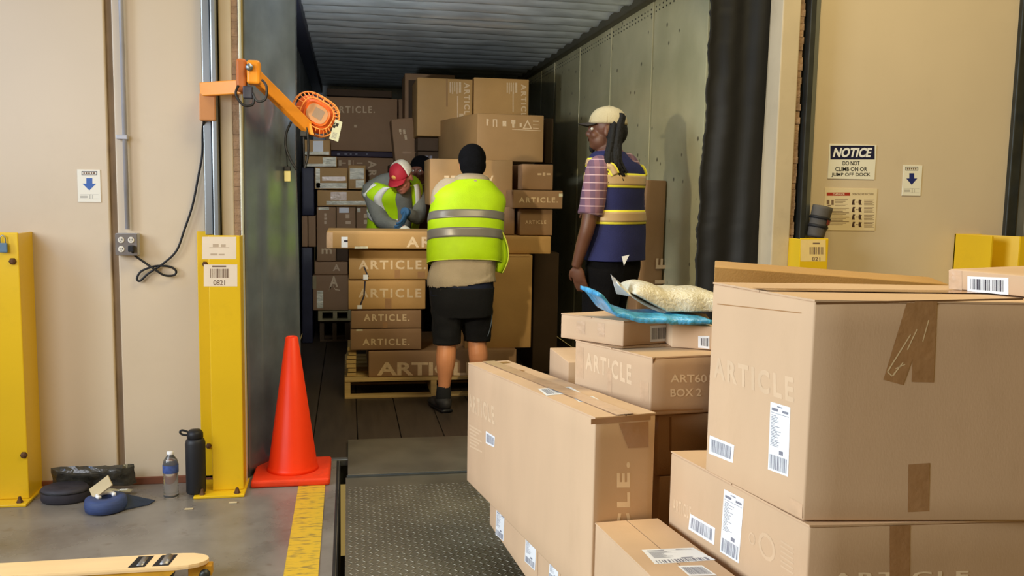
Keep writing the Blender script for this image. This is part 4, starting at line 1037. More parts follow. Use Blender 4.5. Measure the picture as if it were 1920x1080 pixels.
# tilted small box
tb = P(758, 265, Y=8.1); w_, h_ = .098, .205
a_ = math.radians(6)
def rot2(x, z): return (tb.x+x*math.cos(a_)+z*math.sin(a_)*-1*-1*0+z*math.sin(-a_), tb.z+x*math.sin(a_)*1+z*math.cos(a_))
cs = [(-w_, -h_), (w_, -h_), (w_, h_), (-w_, h_)]
q = [rot2(x, z) for x, z in cs]
bot = [Vector((q[0][0], 8.1, q[0][1])), Vector((q[1][0], 8.1, q[1][1])), Vector((q[1][0], 8.45, q[1][1])), Vector((q[0][0], 8.45, q[0][1]))]
top = [Vector((q[3][0], 8.1, q[3][1])), Vector((q[2][0], 8.1, q[2][1])), Vector((q[2][0], 8.45, q[2][1])), Vector((q[3][0], 8.45, q[3][1]))]
o, F, _, _ = hexbox('cardboard_box', bot, top, CARD3, .006, 3, .003, seed=51, label='small tan box tilted to the left above the red and white cap', group=GT)
f = F['R']; f.put('print_lines', [(750, 262), (765, 262), (762, 240), (748, 242)], rects2d([(0, .7, .3, 1), (.5, .5, .8, .9), (.6, 0, .9, .4), (.1, .5, .25, .65)]), INKL); tapeh(f, 755, 772, 286, 4)
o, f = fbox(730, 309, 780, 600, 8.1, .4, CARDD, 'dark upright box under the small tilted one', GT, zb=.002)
# far left stack
YL = 8.3
pz = P(620, 602, Y=YL).z
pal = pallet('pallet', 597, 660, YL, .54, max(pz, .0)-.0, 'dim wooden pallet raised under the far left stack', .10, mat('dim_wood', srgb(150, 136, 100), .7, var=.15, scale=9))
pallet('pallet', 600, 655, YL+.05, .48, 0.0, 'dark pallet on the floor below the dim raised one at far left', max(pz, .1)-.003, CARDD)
zz = max(pz, 0)+.101
o, f = fbox(587, 516, 653, 583, YL-.02, .52, CARD3, 'wrapped brown box with scribbled mark on the far left pallet', GL, zb=zz+.002)
f.text('A', R(618, 518, 634, 538), INKL, .03); f.put('scribble', R(617, 534, 640, 545), ([(0, .1), (.1, 1), (.3, .9), (.5, .1), (.9, .0), (.9, .15), (.5, .3), (.3, 1), (.1, .9), (.05, .1)], [tuple(range(10))]), INKL)
shine(f, 594, 545, 606, 578); f.put('label', R(585, 517, 593, 542), QUAD, MATS['dim_wood'])
o, f = fbox(590, 491, 652, 515, YL, .52, CARD3, 'low brown box above the wrapped one on the far left pallet', GL)
f.text('A', R(624, 496, 638, 508), INKF, .03)
o, f = fbox(594, 388, 630, 490, YL, .52, CARD3, 'tall narrow brown box in the far left stack, below the wide wrapped carton', GL)
f.text('m', R(603, 466, 622, 476), INKL, .02); f.put('print_lines', R(608, 400, 618, 420), rects2d([(0, 0, .4, .3), (0, .4, .5, .6), (0, .7, .4, 1)]), INKF); tapeh(f, 597, 617, 391, 5, WRAP)
o, f = fbox(631, 388, 667, 440, YL+.02, .5, CARD3, 'brown box with a bright torn label in the far left stack', GL)
f.put('label', R(636, 389, 654, 399), QUAD, LABEL); f.put('print_lines', R(648, 402, 660, 420), rects2d([(0, 0, .8, .3), (0, .6, .6, 1)]), INKF)
o, f = fbox(668, 388, 704, 440, YL+.02, .5, CARD3, 'brown box left of the grey sleeved arm in the far left stack', GL)
f.put('print_lines', R(682, 401, 693, 420), rects2d([(0, 0, .8, .4), (0, .6, .8, 1)]), INKL); tapev(f, 673, 390, 398, 6, WRAP)
o, f = fbox(631, 441, 653, 490, YL+.03, .5, CARDD, 'dark box end below the box with the torn label', GL)
o, f = fbox(654, 441, 706, 600, YL+.05, .48, CARDD, 'dark box behind the front stack, next to the far left pallet', GL, zb=.002)
o, f = fbox(595, 357, 688, 387, YL-.01, .52, CARD2, 'wide wrapped tan carton in the middle of the far left stack', GL)
shine(f, 612, 377, 686, 384); tapeh(f, 620, 650, 368, 16, TAPECLEAR)
o, f = fbox(590, 314, 652, 355, YL-.02, .52, CARD2, 'tan carton with a shiny wrapped foot, left of the one with the white label', GL)
shine(f, 593, 343, 650, 353); shine(f, 592, 316, 600, 352); tapeh(f, 604, 648, 335, 8, TAPECLEAR)
o, f = fbox(653, 310, 686, 355, YL-.02, .52, CARD2, 'tan carton with a shiny white label in the far left stack', GL)
shine(f, 656, 316, 682, 336); f.put('label', R(667, 338, 683, 352), QUAD, WRAP)
o, f = fbox(570, 293, 632, 312, YL-.03, .52, CARD2, 'flat wrapped carton, second from the top of the far left stack', GL)
shine(f, 570, 307, 630, 312); f.put('label', R(605, 295, 630, 307), QUAD, WRAP)
o, f = fbox(570, 262, 619, 291, YL-.03, .52, CARD2, 'wrapped carton at the very top of the far left stack', GL)
f.put('label', R(587, 264, 606, 287), QUAD, LABEL); shine(f, 571, 284, 617, 290)
o, f = fbox(566, 314, 589, 404, YL-.04, .52, mat('navy_shadow_box', srgb(40, 40, 58), .5, var=.2), 'dark blue wrapped box between the trailer wall and the far left stack', GL)  # stands in for a shadow column, its darkness put into the colour
o, f = fbox(566, 405, 577, 463, YL-.04, .52, CARD3, 'narrow brown box end against the left trailer wall', GL)
o, f = fbox(578, 405, 592, 463, YL-.04, .52, CARD3, 'narrow brown box end just right of the one against the left wall', GL)
o, f = fbox(566, 464, 586, 620, YL-.04, .52, mat('navy_shadow_box', srgb(40, 40, 58)), 'dark blue box on the floor under the two narrow box ends', GL, zb=.002)  # lower part of the shadow column, again coloured as shade
# leaning box by the right wall
xw = 2.045
bot = [Vector((1.80, 5.42, .002)), Vector((xw-.02, 5.50, .002)), Vector((xw-.02, 5.70, .002)), Vector((1.80, 5.62, .002))]
zt_ = P(1230, 338, Y=5.45).z
top = [Vector((P(1212, 338, Y=5.45).x, 5.42, zt_)), Vector((xw-.004, 5.50, zt_)), Vector((xw-.004, 5.70, zt_)), Vector((P(1212, 338, Y=5.45).x, 5.62, zt_))]
o, F, _, _ = hexbox('cardboard_box', bot, top, CARD3, .006, 4, .004, seed=60, label='tall brown box leaning on the right trailer wall behind the man in the cap')
F['R'].text('ARTICLE', [(1241, 690), (1252, 484), (1230, 484), (1219, 690)], INKF, .03)

# ================================================================== THE PILE IN FRONT
GP = 'cartons of the pile in the foreground'
pj = empty('pallet', (.95, 2.3, 0), 'wooden pallet under the foreground pile of boxes', 'pallet')
WD = MATS['pallet_wood']
for i in range(8): box('top_board', .66, 1.75, 1.25+i*.26, 1.35+i*.26, .107, .125, WD, pj, .002)
for x in (.70, 1.2, 1.68): box('stringer', x, x+.04, 1.27, 3.15, .018, .107, WD, pj, .002)
for yy in (1.3, 2.2, 3.05): box('bottom_board', .66, 1.75, yy, yy+.09, 0.008, .018, WD, pj, .002)
ZP = .127
# large box, top right of the pile
A = vedge(1525, 562, 1508, 977, .446); Bv = vedge(1337, 527, 1322, 880, .446); Cv = vedge(1920, 555, 1920, 965, .446)
z0, z1 = A[0].z, A[1].z
dR = (Cv[1]-A[1]); E2 = A[0]+Vector((dR.x, dR.y, 0))*1.28; E2.z = z0
b4 = [A[0], E2, Vector((Bv[0].x+E2.x-A[0].x, Bv[0].y+E2.y-A[0].y, z0)), Vector((Bv[0].x, Bv[0].y, z0))]
t4 = [Vector((p.x, p.y, z1)) for p in b4]
o, F, b, t = hexbox('cardboard_box', b4, t4, CARD, .004, 8, .003, recess=.004, seed=70, label='largest box of the pile, top right, with two crossing tape strips', group=GP)
B1 = (b4, t4)
flaps(o, t, 1, tm=TAPE)
f = F['L']
f.text('ARTICLE', [(1338, 708), (1489, 756), (1488, 708), (1338, 668)], INKFF, .03)
f.label([(1440, 880), (1478, 894), (1482, 764), (1445, 753)], 'shipping', 3)
f.label([(1329, 850), (1374, 868), (1377, 835), (1331, 816)], 'barcode', 4)
f.put('crease', [(1345, 571), (1503, 588), (1503, 586), (1345, 569)], QUAD, MATS['packing_tape'])
f.put('tape', [(1478, 958), (1504, 972), (1505, 946), (1480, 932)], QUAD, TAPECLEAR)
f = F['R']
f.put('tape', [(1656, 712), (1693, 722), (1749, 568), (1700, 568)], QUAD, TAPE, .002)
f.put('tape', [(1709, 716), (1750, 717), (1757, 565), (1715, 565)], QUAD, TAPE, .0024)
f.put('tape', [(1702, 960), (1741, 958), (1743, 868), (1703, 871)], QUAD, TAPE, .002)
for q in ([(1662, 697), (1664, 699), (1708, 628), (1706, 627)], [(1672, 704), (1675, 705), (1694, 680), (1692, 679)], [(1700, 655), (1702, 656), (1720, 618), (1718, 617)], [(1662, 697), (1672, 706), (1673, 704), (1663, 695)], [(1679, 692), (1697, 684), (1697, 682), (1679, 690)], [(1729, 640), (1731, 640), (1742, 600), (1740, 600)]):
    f.put('tape_glint', q, QUAD, mat('tape_fold_glint', srgb(226, 200, 160), .2, spec=.8), .0034)  # pale lines paint the glint along the tape folds
f.put('cut_edge', [(1530, 571), (1918, 562), (1918, 559), (1530, 567)], QUAD, MATS['cardboard_cut_edge'])
# second box below it
c0, c1, c2 = P(1518, 985, Z=z0-.002), P(1258, 846, Z=z0-.002), P(1920, 975, Z=z0-.002)
d = (c2-c0)*1.25
b4 = [Vector((c0.x, c0.y, ZP)), Vector((c0.x+d.x, c0.y+d.y, ZP)), Vector((c1.x+d.x, c1.y+d.y, ZP)), Vector((c1.x, c1.y, ZP))]
t4 = [Vector((p.x, p.y, z0-.002)) for p in b4]
o, F, b, t = hexbox('cardboard_box', b4, t4, CARD, .004, 8, .003, recess=.004, seed=71, label='wide box directly below the largest box, with faint symbols on its left side', group=GP)
B2 = (b4, t4)
flaps(o, t, 1, tape=False)
f = F['L']
f.label([(1291, 992), (1339, 1022), (1341, 990), (1294, 963)], 'barcode', 7)
f.label([(1350, 1034), (1385, 1056), (1395, 936), (1358, 917)], 'shipping', 8)
ring = [(.5+.5*math.cos(a/12*6.283), .5+.5*math.sin(a/12*6.283)) for a in range(12)]+[(.5+.36*math.cos(a/12*6.283), .5+.36*math.sin(a/12*6.283)) for a in range(12)]
f.put('symbol', [(1404, 1018), (1416, 1025), (1416, 1002), (1404, 995)], (ring, [(i, (i+1) % 12, 12+(i+1) % 12, 12+i) for i in range(12)]), INKFF)
f.put('symbol', [(1422, 1040), (1454, 1062), (1454, 1010), (1422, 990)], (ring, [(i, (i+1) % 12, 12+(i+1) % 12, 12+i) for i in range(12)]), INKFF)
f.put('symbol', [(1464, 1062), (1488, 1078), (1488, 1020), (1464, 1004)], rects2d([(0, i*.16, 1, i*.16+.06) for i in range(6)]), INKFF)
f.text('ARTICLE', [(1262, 958), (1296, 975), (1296, 950), (1262, 934)], INKF, .02)
f = F['R']
f.text('ARTICLE.', [(1560, 1092), (1835, 1086), (1835, 1070), (1560, 1074)], INKR, .03)
f.put('tape', [(1668, 1080), (1705, 1080), (1706, 984), (1668, 986)], QUAD, TAPE, .002)
# long box standing on edge, far end dipping
A = vedge(1107, 783, 1115, 1134, .487); Bv = vedge(873, 680, 880, 901, .487)
wd = Vector((.168, .028, 0))
b4 = [A[0], A[0]+wd, Bv[0]+wd, Bv[0]]; t4 = [A[1], A[1]+wd, Bv[1]+wd, Bv[1]]
o, F, b, t = hexbox('cardboard_box', b4, t4, CARD, .004, 8, .003, recess=.004, seed=72, label='long box standing on edge over the leveller plate, left front of the pile', group=GP)
B5 = (b4, t4)
flaps(o, t, 0, tape=True, tm=TAPECLEAR)
f = F['L']
f.text('ARTICLE', [(880, 770), (928, 797), (926, 762), (879, 737)], INKF, .03)
f.label([(911, 831), (927, 839), (928, 819), (911, 808)], 'barcode', 11)
f.put('print_lines', [(881, 838), (905, 850), (904, 806), (880, 792)], rects2d([(0, .85-.14*i, .95-.2*(i % 3), .92-.14*i) for i in range(7)]), INKF)
f = F['R']
f.text('ARTICLE.', [(1183, 1160), (1181, 866), (1156, 866), (1158, 1160)], INKR, .04)
f.put('tape', [(1108, 796), (1220, 787), (1220, 776), (1108, 786)], QUAD, TAPE, .002)
f.put('corner_tape', [(1178, 840), (1216, 838), (1216, 790), (1160, 794)], QUAD, TAPE, .0024)
f = F['T']
f.label([(1024, 742), (1089, 736), (1068, 725), (1008, 729)], 'barcode', 12)
f.label([(1086, 754), (1124, 750), (1111, 743), (1075, 746)], 'barcode', 13)
for q in ([(920, 684), (958, 681), (950, 678), (913, 681)], [(966, 699), (985, 696), (975, 693), (958, 696)]): f.put('tape_patch', q, QUAD, TAPE, .0034)
# flat boxes in a row under the long one
base = [(P(914, 938, Z=.262), P(990, 1010, Z=.262)), (P(991, 1011, Z=.262), P(1029, 1046, Z=.262)), (P(1030, 1047, Z=.262), P(1085, 1098, Z=.262))]
b0 = P(917, 944, Z=.25)
dirv = Vector((B5[0][0].x-B5[0][3].x, B5[0][0].y-B5[0][3].y, 0)).normalized()
s0 = P(918, 983, Z=ZP)
per = Vector((-dirv.y, dirv.x, 0)); per = per if per.x > 0 else -per
pos = 0.0; rows = [(.62, .0), (.22, .0), (.30, 0.)]
lab6 = ['flat box under the far end of the long box, with a hanging label', 'flat box in the middle of the row under the long box', 'flat box nearest the camera in the row under the long box']
hts = [.245, .262, .27]
def dwn(p): # underside height of the long box above a floor point
    A_, B_ = B5[0][0], B5[0][3]; tt = ((p-B_).dot(dirv))/(Vector((A_.x-B_.x, A_.y-B_.y, 0)).length); return B_.z+(A_.z-B_.z)*tt
for k, (ln, _) in enumerate(rows):
    a_ = s0+dirv*pos; b_ = s0+dirv*(pos+ln-.006); pos += ln
    hz0, hz1 = dwn(a_)-.002, dwn(b_)-.002
    q = [b_, b_+per*.26, a_+per*.26, a_]
    b4 = [Vector((p.x, p.y, ZP)) for p in q]; t4 = [Vector((q[0].x, q[0].y, hz1)), Vector((q[1].x, q[1].y, hz1)), Vector((q[2].x, q[2].y, hz0)), Vector((q[3].x, q[3].y, hz0))]
    o, F, b, t = hexbox('cardboard_box', b4, t4, CARD, .003, 4, .002, seed=80+k, label=lab6[k], group=GP)
    if k == 0:
        F['L'].label([(929, 1002), (944, 1015), (946, 967), (931, 954)], 'shipping', 15)
        F['L'].label([(984, 1052), (1003, 1070), (1006, 1015), (986, 1003)], 'shipping', 16)
    if k == 1:
        F['L'].label([(1029, 1080), (1046, 1096), (1048, 1060), (1031, 1052)], 'shipping', 17)
# lower front box, top face with two labels
zB3 = .60
q = [P(1113, 972, Z=zB3), P(1229, 964, Z=zB3)]
n0, n1 = P(1227, 1080, Z=zB3), P(1383, 1078, Z=zB3)
l0 = q[0]+(n0-q[0])*1.9; l1 = q[1]+(n1-q[1])*1.75
b4 = [Vector((p.x, p.y, ZP)) for p in (l0, l1, q[1], q[0])]; t4 = [Vector((p.x, p.y, zB3)) for p in b4]
# keep clear of the long box and of the wide box
for L4 in (b4, t4):
    for p in L4: p.y -= .028; p.x -= .004
o, F, b, t = hexbox('cardboard_box', b4, t4, CARD, .004, 6, .003, recess=.004, seed=75, label='box at the lower middle edge of the photo whose top carries two labels', group=GP)
flaps(o, t, 0, tape=False)
f = F['T']
f.label([(1228, 1058), (1342, 1050), (1300, 1027), (1203, 1031)], 'shipping', 19)
lbq = [(1228, 1058), (1203, 1031), (1300, 1027), (1342, 1050)]
f.label([(1292, 1080), (1345, 1079), (1316, 1060), (1270, 1061)], 'barcode', 20)
# box with the number, lying on edge behind
c0, c1, c2 = P(1223, 670, Z=.95), P(1079, 637, Z=.95), P(1326, 666, Z=.95)
d = (c2-c0)*1.8; zb_ = P(1220, 780, Y=c0.y).z
b4 = [Vector((c0.x, c0.y, zb_)), Vector((c0.x+d.x, c0.y+d.y, zb_)), Vector((c1.x+d.x, c1.y+d.y, zb_)), Vector((c1.x, c1.y, zb_))]
t4 = [Vector((p.x, p.y, .95)) for p in b4]
o, F, b, t = hexbox('cardboard_box', b4, t4, CARD, .004, 6, .003, recess=.004, seed=76, label='box printed with a number and BOX 2 on its front, under the flat boxes', group=GP)
flaps(o, t, 1, tape=True)
f = F['L']
f.text('ARTICLE', [(1098, 692), (1184, 722), (1184, 684), (1098, 660)], INKF, .03)
for x0, y0, x1, y1, dy in ((1081, 648, 1094, 706, 4), (1139, 688, 1147, 734, 3), (1200, 712, 1216, 754, 5)): f.put('tape', [(x0, y1), (x1, y1+dy), (x1, y0+dy), (x0, y0)], QUAD, TAPECLEAR, .002)
f = F['R']
f.text('ART601', [(1257, 717), (1333, 717), (1333, 702), (1257, 702)], INKR, .02)
f.text('BOX 2', [(1257, 744), (1315, 743), (1315, 728), (1257, 729)], INKR, .02)
f.put('corner_dent', [(1224, 682), (1228, 676), (1229, 670), (1224, 674)], QUAD, MATS['cardboard_cut_edge'], .002)
f.put('tape', [(1222, 772), (1318, 769), (1318, 766), (1222, 769)], QUAD, TAPE)
Yb = c0.y
# boxes under it
x0 = P(1232, 840, Y=Yb+.02).x
zz1 = P(1240, 893, Y=Yb+.02).z
o, F, b, t = hexbox('cardboard_box', [Vector(p) for p in ((x0, Yb+.02, zz1+.002), (x0+.40, Yb+.02, zz1+.002), (x0+.40, Yb+.42, zz1+.002), (x0, Yb+.42, zz1+.002))], [Vector(p) for p in ((x0, Yb+.02, zb_-.002), (x0+.40, Yb+.02, zb_-.002), (x0+.40, Yb+.42, zb_-.002), (x0, Yb+.42, zb_-.002))], CARD3, .004, 3, .003, seed=77, label='shaded brown box below the one printed BOX 2', group=GP)
F['R'].put('tape', [(1255, 845), (1259, 845), (1259, 782), (1255, 782)], QUAD, MATS['cardboard_cut_edge'], .002)
x0 += .012
o, F, b, t = hexbox('cardboard_box', [Vector(p) for p in ((x0, Yb+.02, ZP), (x0+.40, Yb+.02, ZP), (x0+.40, Yb+.42, ZP), (x0, Yb+.42, ZP))], [Vector(p) for p in ((x0, Yb+.02, zz1), (x0+.40, Yb+.02, zz1), (x0+.40, Yb+.42, zz1), (x0, Yb+.42, zz1))], CARD3, .004, 3, .003, seed=78, label='shaded box at the bottom of the gap between the long box and the wide one', group=GP)
# small box peeping out at the far left of the number box
xs = P(1066, 700, Y=3.05).x; zs0, zs1 = P(1070, 714, Y=3.05).z, P(1070, 678, Y=3.05).z
o, f = fbox(1065, 678, 1180, 730, 3.05, .3, CARD, 'box peeping out behind the left end of the box printed BOX 2', GP, zb=ZP, bev=.003)
# flat boxes on top
Z0 = .952
c0, c1, c2 = P(1168, 650, Z=Z0), P(1051, 633, Z=Z0), P(1257, 642, Z=Z0)
hh = P(1167, 602, Y=c0.y).z-Z0
b4 = [c0, c2, c1+c2-c0, c1]; t4 = [p+Vector((0, 0, hh)) for p in b4]
o, F, b, t = hexbox('cardboard_box', b4, t4, CARD, .003, 5, .002, recess=.003, seed=79, label='flat box with taped left side, sticking out to the left under the mailers', group=GP)
flaps(o, t, 1, tape=False, th=.003)
f = F['L']
f.put('tape', [(1081, 624), (1097, 627), (1097, 603), (1081, 601)], QUAD, TAPECLEAR, .002); f.put('tape', [(1120, 630), (1134, 632), (1134, 606), (1120, 604)], QUAD, TAPECLEAR, .002)
f = F['R']; f.label([(1219, 641), (1252, 639), (1252, 609), (1219, 611)], 'barcode', 22, INKB)
ztop = Z0+hh
e0, e2 = P(1259, 651, Z=Z0), P(1340, 657, Z=Z0)
dd = Vector((0.03, .24, 0))
b4 = [e0, e2, e2+dd, e0+dd]; t4 = [p+Vector((0, 0, hh*.92)) for p in b4]
o, F, b, t = hexbox('cardboard_box', b4, t4, CARD, .003, 4, .002, seed=83, label='small box between the flat box and the largest box, half hidden by the blue mailer', group=GP)
lb = F['R'].put('label', [(1309, 652), (1330, 654), (1330, 630), (1309, 630)], QUAD, LABEL); F['R'].put('barcode', [(1314, 648), (1330, 650), (1330, 634), (1314, 634)], barcode2d(24, 8, 0, 1, 0, 1), INKB, .003, parent=lb)
# box behind the largest box, and the flat one lying on it
ya = 2.165
r0 = ray(1340, 520); r0 = Vector((r0.x/r0.y, 1, 0))*.21
e0, e2 = P(1340, 500, Y=ya), P(1779, 533, Y=ya+.02)
e2z = e2.copy(); e2z.z = e0.z = (e0.z+e2.z)/2
b4 = [Vector((e0.x, e0.y, ZP)), Vector((e2z.x, e2z.y, ZP)), Vector((e2z.x+r0.x, e2z.y+r0.y, ZP)), Vector((e0.x+r0.x, e0.y+r0.y, ZP))]
t0_, t2_ = P(1340, 500, Y=ya).z, P(1779, 533, Y=ya+.02).z
t4 = [Vector((b4[0].x, b4[0].y, t0_)), Vector((b4[1].x, b4[1].y, t2_)), Vector((b4[2].x, b4[2].y, t2_)), Vector((b4[3].x, b4[3].y, t0_))]
hexbox('cardboard_box', b4, t4, CARD2, .003, 4, .002, seed=85, label='wide tan box standing behind the largest box of the pile', group=GP)
zt1 = B1[1][0].z+.003
e1, e0 = P(1778, 541, Z=zt1), P(1920, 557, Z=zt1)
dx = (e0-e1)*1.5; nn = Vector((-dx.y, dx.x, 0)).normalized()*.3
hh2 = P(1777, 504, Y=e1.y).z-zt1
b4 = [e1, e1+dx, e1+dx+nn, e1+nn]; t4 = [p+Vector((0, 0, hh2)) for p in b4]
o, F, b, t = hexbox('cardboard_box', b4, t4, CARD, .003, 4, .002, seed=84, label='flat box with a barcode label lying on the largest box at the right edge', group=GP)
F['R'].label([(1814, 546), (1891, 553), (1891, 521), (1814, 518)], 'barcode', 26, INKB); F['R'].put('tape', [(1779, 541), (1804, 544), (1804, 508), (1779, 506)], QUAD, TAPECLEAR)

# ------------------------------------------------------------------ mailers
BLUEM = mat('blue_poly', srgb(70, 168, 226), 0.25, var=.35, scale=30, bump=.6, bscale=50, spec=.7)
WPOLY = mat('white_poly', srgb(214, 206, 186), 0.3, var=.08, scale=22, bump=.45, bscale=110, spec=.7, dirt=.25, dirtcol=srgb(186, 166, 130), dscale=26)
def pillow(name, cpx, wid, dep, hgt, m, parent, bend, seed, th0=.004, loc=(0, 0, 0), nx=36, ny=20, twist=0.0, power=.5):
    """closed padded bag; bend(u) lifts the centre line"""
    bm = bmesh.new(); g = {}
    for i in range(nx+1):
        for j in range(ny+1):
            u, v = i/nx, j/ny
            prof = (max(0, 1-abs(2*u-1)**3)*max(0, 1-abs(2*v-1)**3))**power
            x = (u-.5)*wid; y = (v-.5)*dep
            wr = .0018*noise.noise(Vector((x*22, y*22, seed)))+.0015*noise.noise(Vector((x*90, y*70, seed)))
            base = bend(u, v)
            g[i, j, 1] = bm.verts.new((x+loc[0], y+loc[1]+.006*noise.noise(Vector((x*20, 0, seed))), base+th0+hgt*prof+wr*(.3+prof)+loc[2]))
            g[i, j, 0] = bm.verts.new((x+loc[0], y+loc[1]+.006*noise.noise(Vector((x*20, 0, seed))), base+wr*.2+loc[2]))
    for i in range(nx):
        for j in range(ny):
            for k in (0, 1): bm.faces.new([g[i, j, k], g[i+1, j, k], g[i+1, j+1, k], g[i, j+1, k]])
    for i in range(nx):
        for j in (0, ny): bm.faces.new([g[i, j, 0], g[i+1, j, 0], g[i+1, j, 1], g[i, j, 1]])
    for j in range(ny):
        for i in (0, nx): bm.faces.new([g[i, j, 0], g[i, j+1, 0], g[i, j+1, 1], g[i, j, 1]])
    return bm_obj(name, bm, m, parent, True)
ym = 2.50
pa, pb_ = P(1120, 560, Y=ym), P(1335, 622, Y=ym)
bw = pb_.x-pa.x
blm = empty('blue_mailer', ((pa.x+pb_.x)/2, ym+.10, ztop+.004), 'shiny blue padded mailer curling up at its left end on the flat boxes', 'mailer')
zl = pa.z-ztop
pts = [P(1122, 556, Y=ym).z, P(1165, 596, Y=ym).z, P(1205, 606, Y=ym).z, P(1250, 614, Y=ym).z, P(1290, 626, Y=ym).z, P(1335, 634, Y=ym).z]
zmin = min(pts)
def bendb(u, v):
    k = u*5; i = min(4, int(k)); t_ = k-i; s_ = t_*t_*(3-2*t_)
    z = pts[i]*(1-s_)+pts[i+1]*s_
    return max(z-(ztop+.004), 0.0 if u < .62 else -.004)
pillow('bag', None, bw, .20, .012, BLUEM, blm, bendb, 4, th0=.012, power=.6)
# pale upper sheet of the same bag
wm = empty('white_bubble_mailer', (P(1255, 575, Y=2.66).x, 2.66, ztop+.030), 'cream white bubble mailer bulging on top of the blue one', 'mailer')
wx0, wx1 = P(1172, 550, Y=2.66).x, P(1352, 550, Y=2.66).x
c_ = (wx0+wx1)/2-wm.location.x
zc = P(1172, 545, Y=2.66).z-wm.location.z
def bendw(u, v):
    return max(0.0, zc*(1-u*3.0)**1.0 if u < .333 else 0.0)
pillow('bag', None, wx1-wx0, .20, .066, WPOLY, wm, bendw, 9, th0=.005, loc=(c_, 0, 0), power=.55)
a, b_, c2_, d_ = [P(x, y, Y=2.60)-wm.location for x, y in ((1145, 514), (1177, 548), (1181, 556), (1156, 551))]
mesh_obj('paper_flap', [a, b_, c2_, d_, a+Vector((0, .002, 0)), b_+Vector((0, .03, 0)), c2_+Vector((0, .03, 0)), d_+Vector((0, .002, 0))], [(0, 1, 2, 3), (7, 6, 5, 4), (0, 4, 5, 1), (1, 5, 6, 2), (2, 6, 7, 3), (3, 7, 4, 0)], mat('flap_paper', srgb(214, 208, 208), .5), wm)
tail = [P(x, y, Y=2.58)-wm.location for x, y in ((1160, 530), (1190, 556), (1230, 578), (1275, 590), (1335, 600))]
V = []; F_ = []
for p in catmull([tuple(t_) for t_ in tail], 20):
    p = Vector(p); V += [p+Vector((0, 0, -.006)), p+Vector((0, .05, .012))]
for i in range(20): F_.append((2*i, 2*i+2, 2*i+3, 2*i+1))
o = mesh_obj('seal_flap', V, F_, mat('white_poly_shiny', srgb(225, 224, 222), .18, var=.1, scale=30, bump=.8, bscale=40, spec=.8), wm, True); md = o.modifiers.new('solid', 'SOLIDIFY'); md.thickness = .002
# ================================================================== PEOPLE
def loft_geo(secs, n=40, seg=28, caps=True, side=(1, 0, 0), off=0.0, t0=0.0, t1=1.0, wr=0.0, wf=9.0, sd=0.0, p=2.3, tang=None):
    """secs: (x,y,z, rx, ry, rot_deg); rx along the person's side direction, ry along its front"""
    q = catmull([tuple(s)+(0.0,)*(6-len(s)) for s in secs], 120)
    V = []; F = []; sv = Vector(side)
    for i in range(n+1):
        u = t0+(t1-t0)*i/n; k = u*120; j = min(int(k), 119); f = k-j
        s = [a*(1-f)+b*f for a, b in zip(q[j], q[j+1])]
        c = Vector(s[:3]); a_ = Vector(q[max(j-1, 0)][:3]); b_ = Vector(q[min(j+2, 120)][:3])
        t = Vector(tang).normalized() if tang else (b_-a_).normalized()
        r = math.radians(s[5]); sd_ = Matrix.Rotation(r, 3, 'Z') @ sv
        sx = (sd_-t*sd_.dot(t)).normalized(); sy = t.cross(sx)
        for m in range(seg):
            a = 2*math.pi*m/seg; ca, sa = math.cos(a), math.sin(a)
            ex = math.copysign(abs(ca)**(2/p), ca); ey = math.copysign(abs(sa)**(2/p), sa)
            P_ = c+sx*ex*(s[3]+off)+sy*ey*(s[4]+off)
            if wr:
                nrm = (sx*ca+sy*sa)
                P_ = P_+nrm*wr*noise.noise(Vector((P_.x*wf, P_.y*wf, P_.z*wf*.8+sd)))
            V.append(P_)
    for i in range(n):
        for m in range(seg): F.append((i*seg+m, i*seg+(m+1) % seg, (i+1)*seg+(m+1) % seg, (i+1)*seg+m))
    if caps: F.append(tuple(range(seg-1, -1, -1))); F.append(tuple(n*seg+m for m in range(seg)))
    return V, F
def limb_geo(pts, n=24, seg=14, wr=0.0, wf=14, sd=0.0):
    q = catmull(pts, n)
    V, F = tube_geo(q, 0, seg)
    if wr:
        for i, v in enumerate(V):
            c = Vector(q[i//seg][:3]); d = (v-c)
            if d.length > 1e-6: V[i] = v+d.normalized()*wr*noise.noise(v*wf+Vector((sd, 0, 0)))
    return V, F
def ell_geo(c, rx, ry, rz, M=None, seg=24, rings=14):
    V = []; F = []; M = M or Matrix.Identity(3)
    for i in range(rings+1):
        a = -math.pi/2+math.pi*i/rings
        for j in range(seg):
            b = 2*math.pi*j/seg
            V.append(M @ Vector((rx*math.cos(a)*math.cos(b), ry*math.cos(a)*math.sin(b), rz*math.sin(a)))+Vector(c))
    for i in range(rings):
        for j in range(seg): F.append((i*seg+j, i*seg+(j+1) % seg, (i+1)*seg+(j+1) % seg, (i+1)*seg+j))
    return V, F
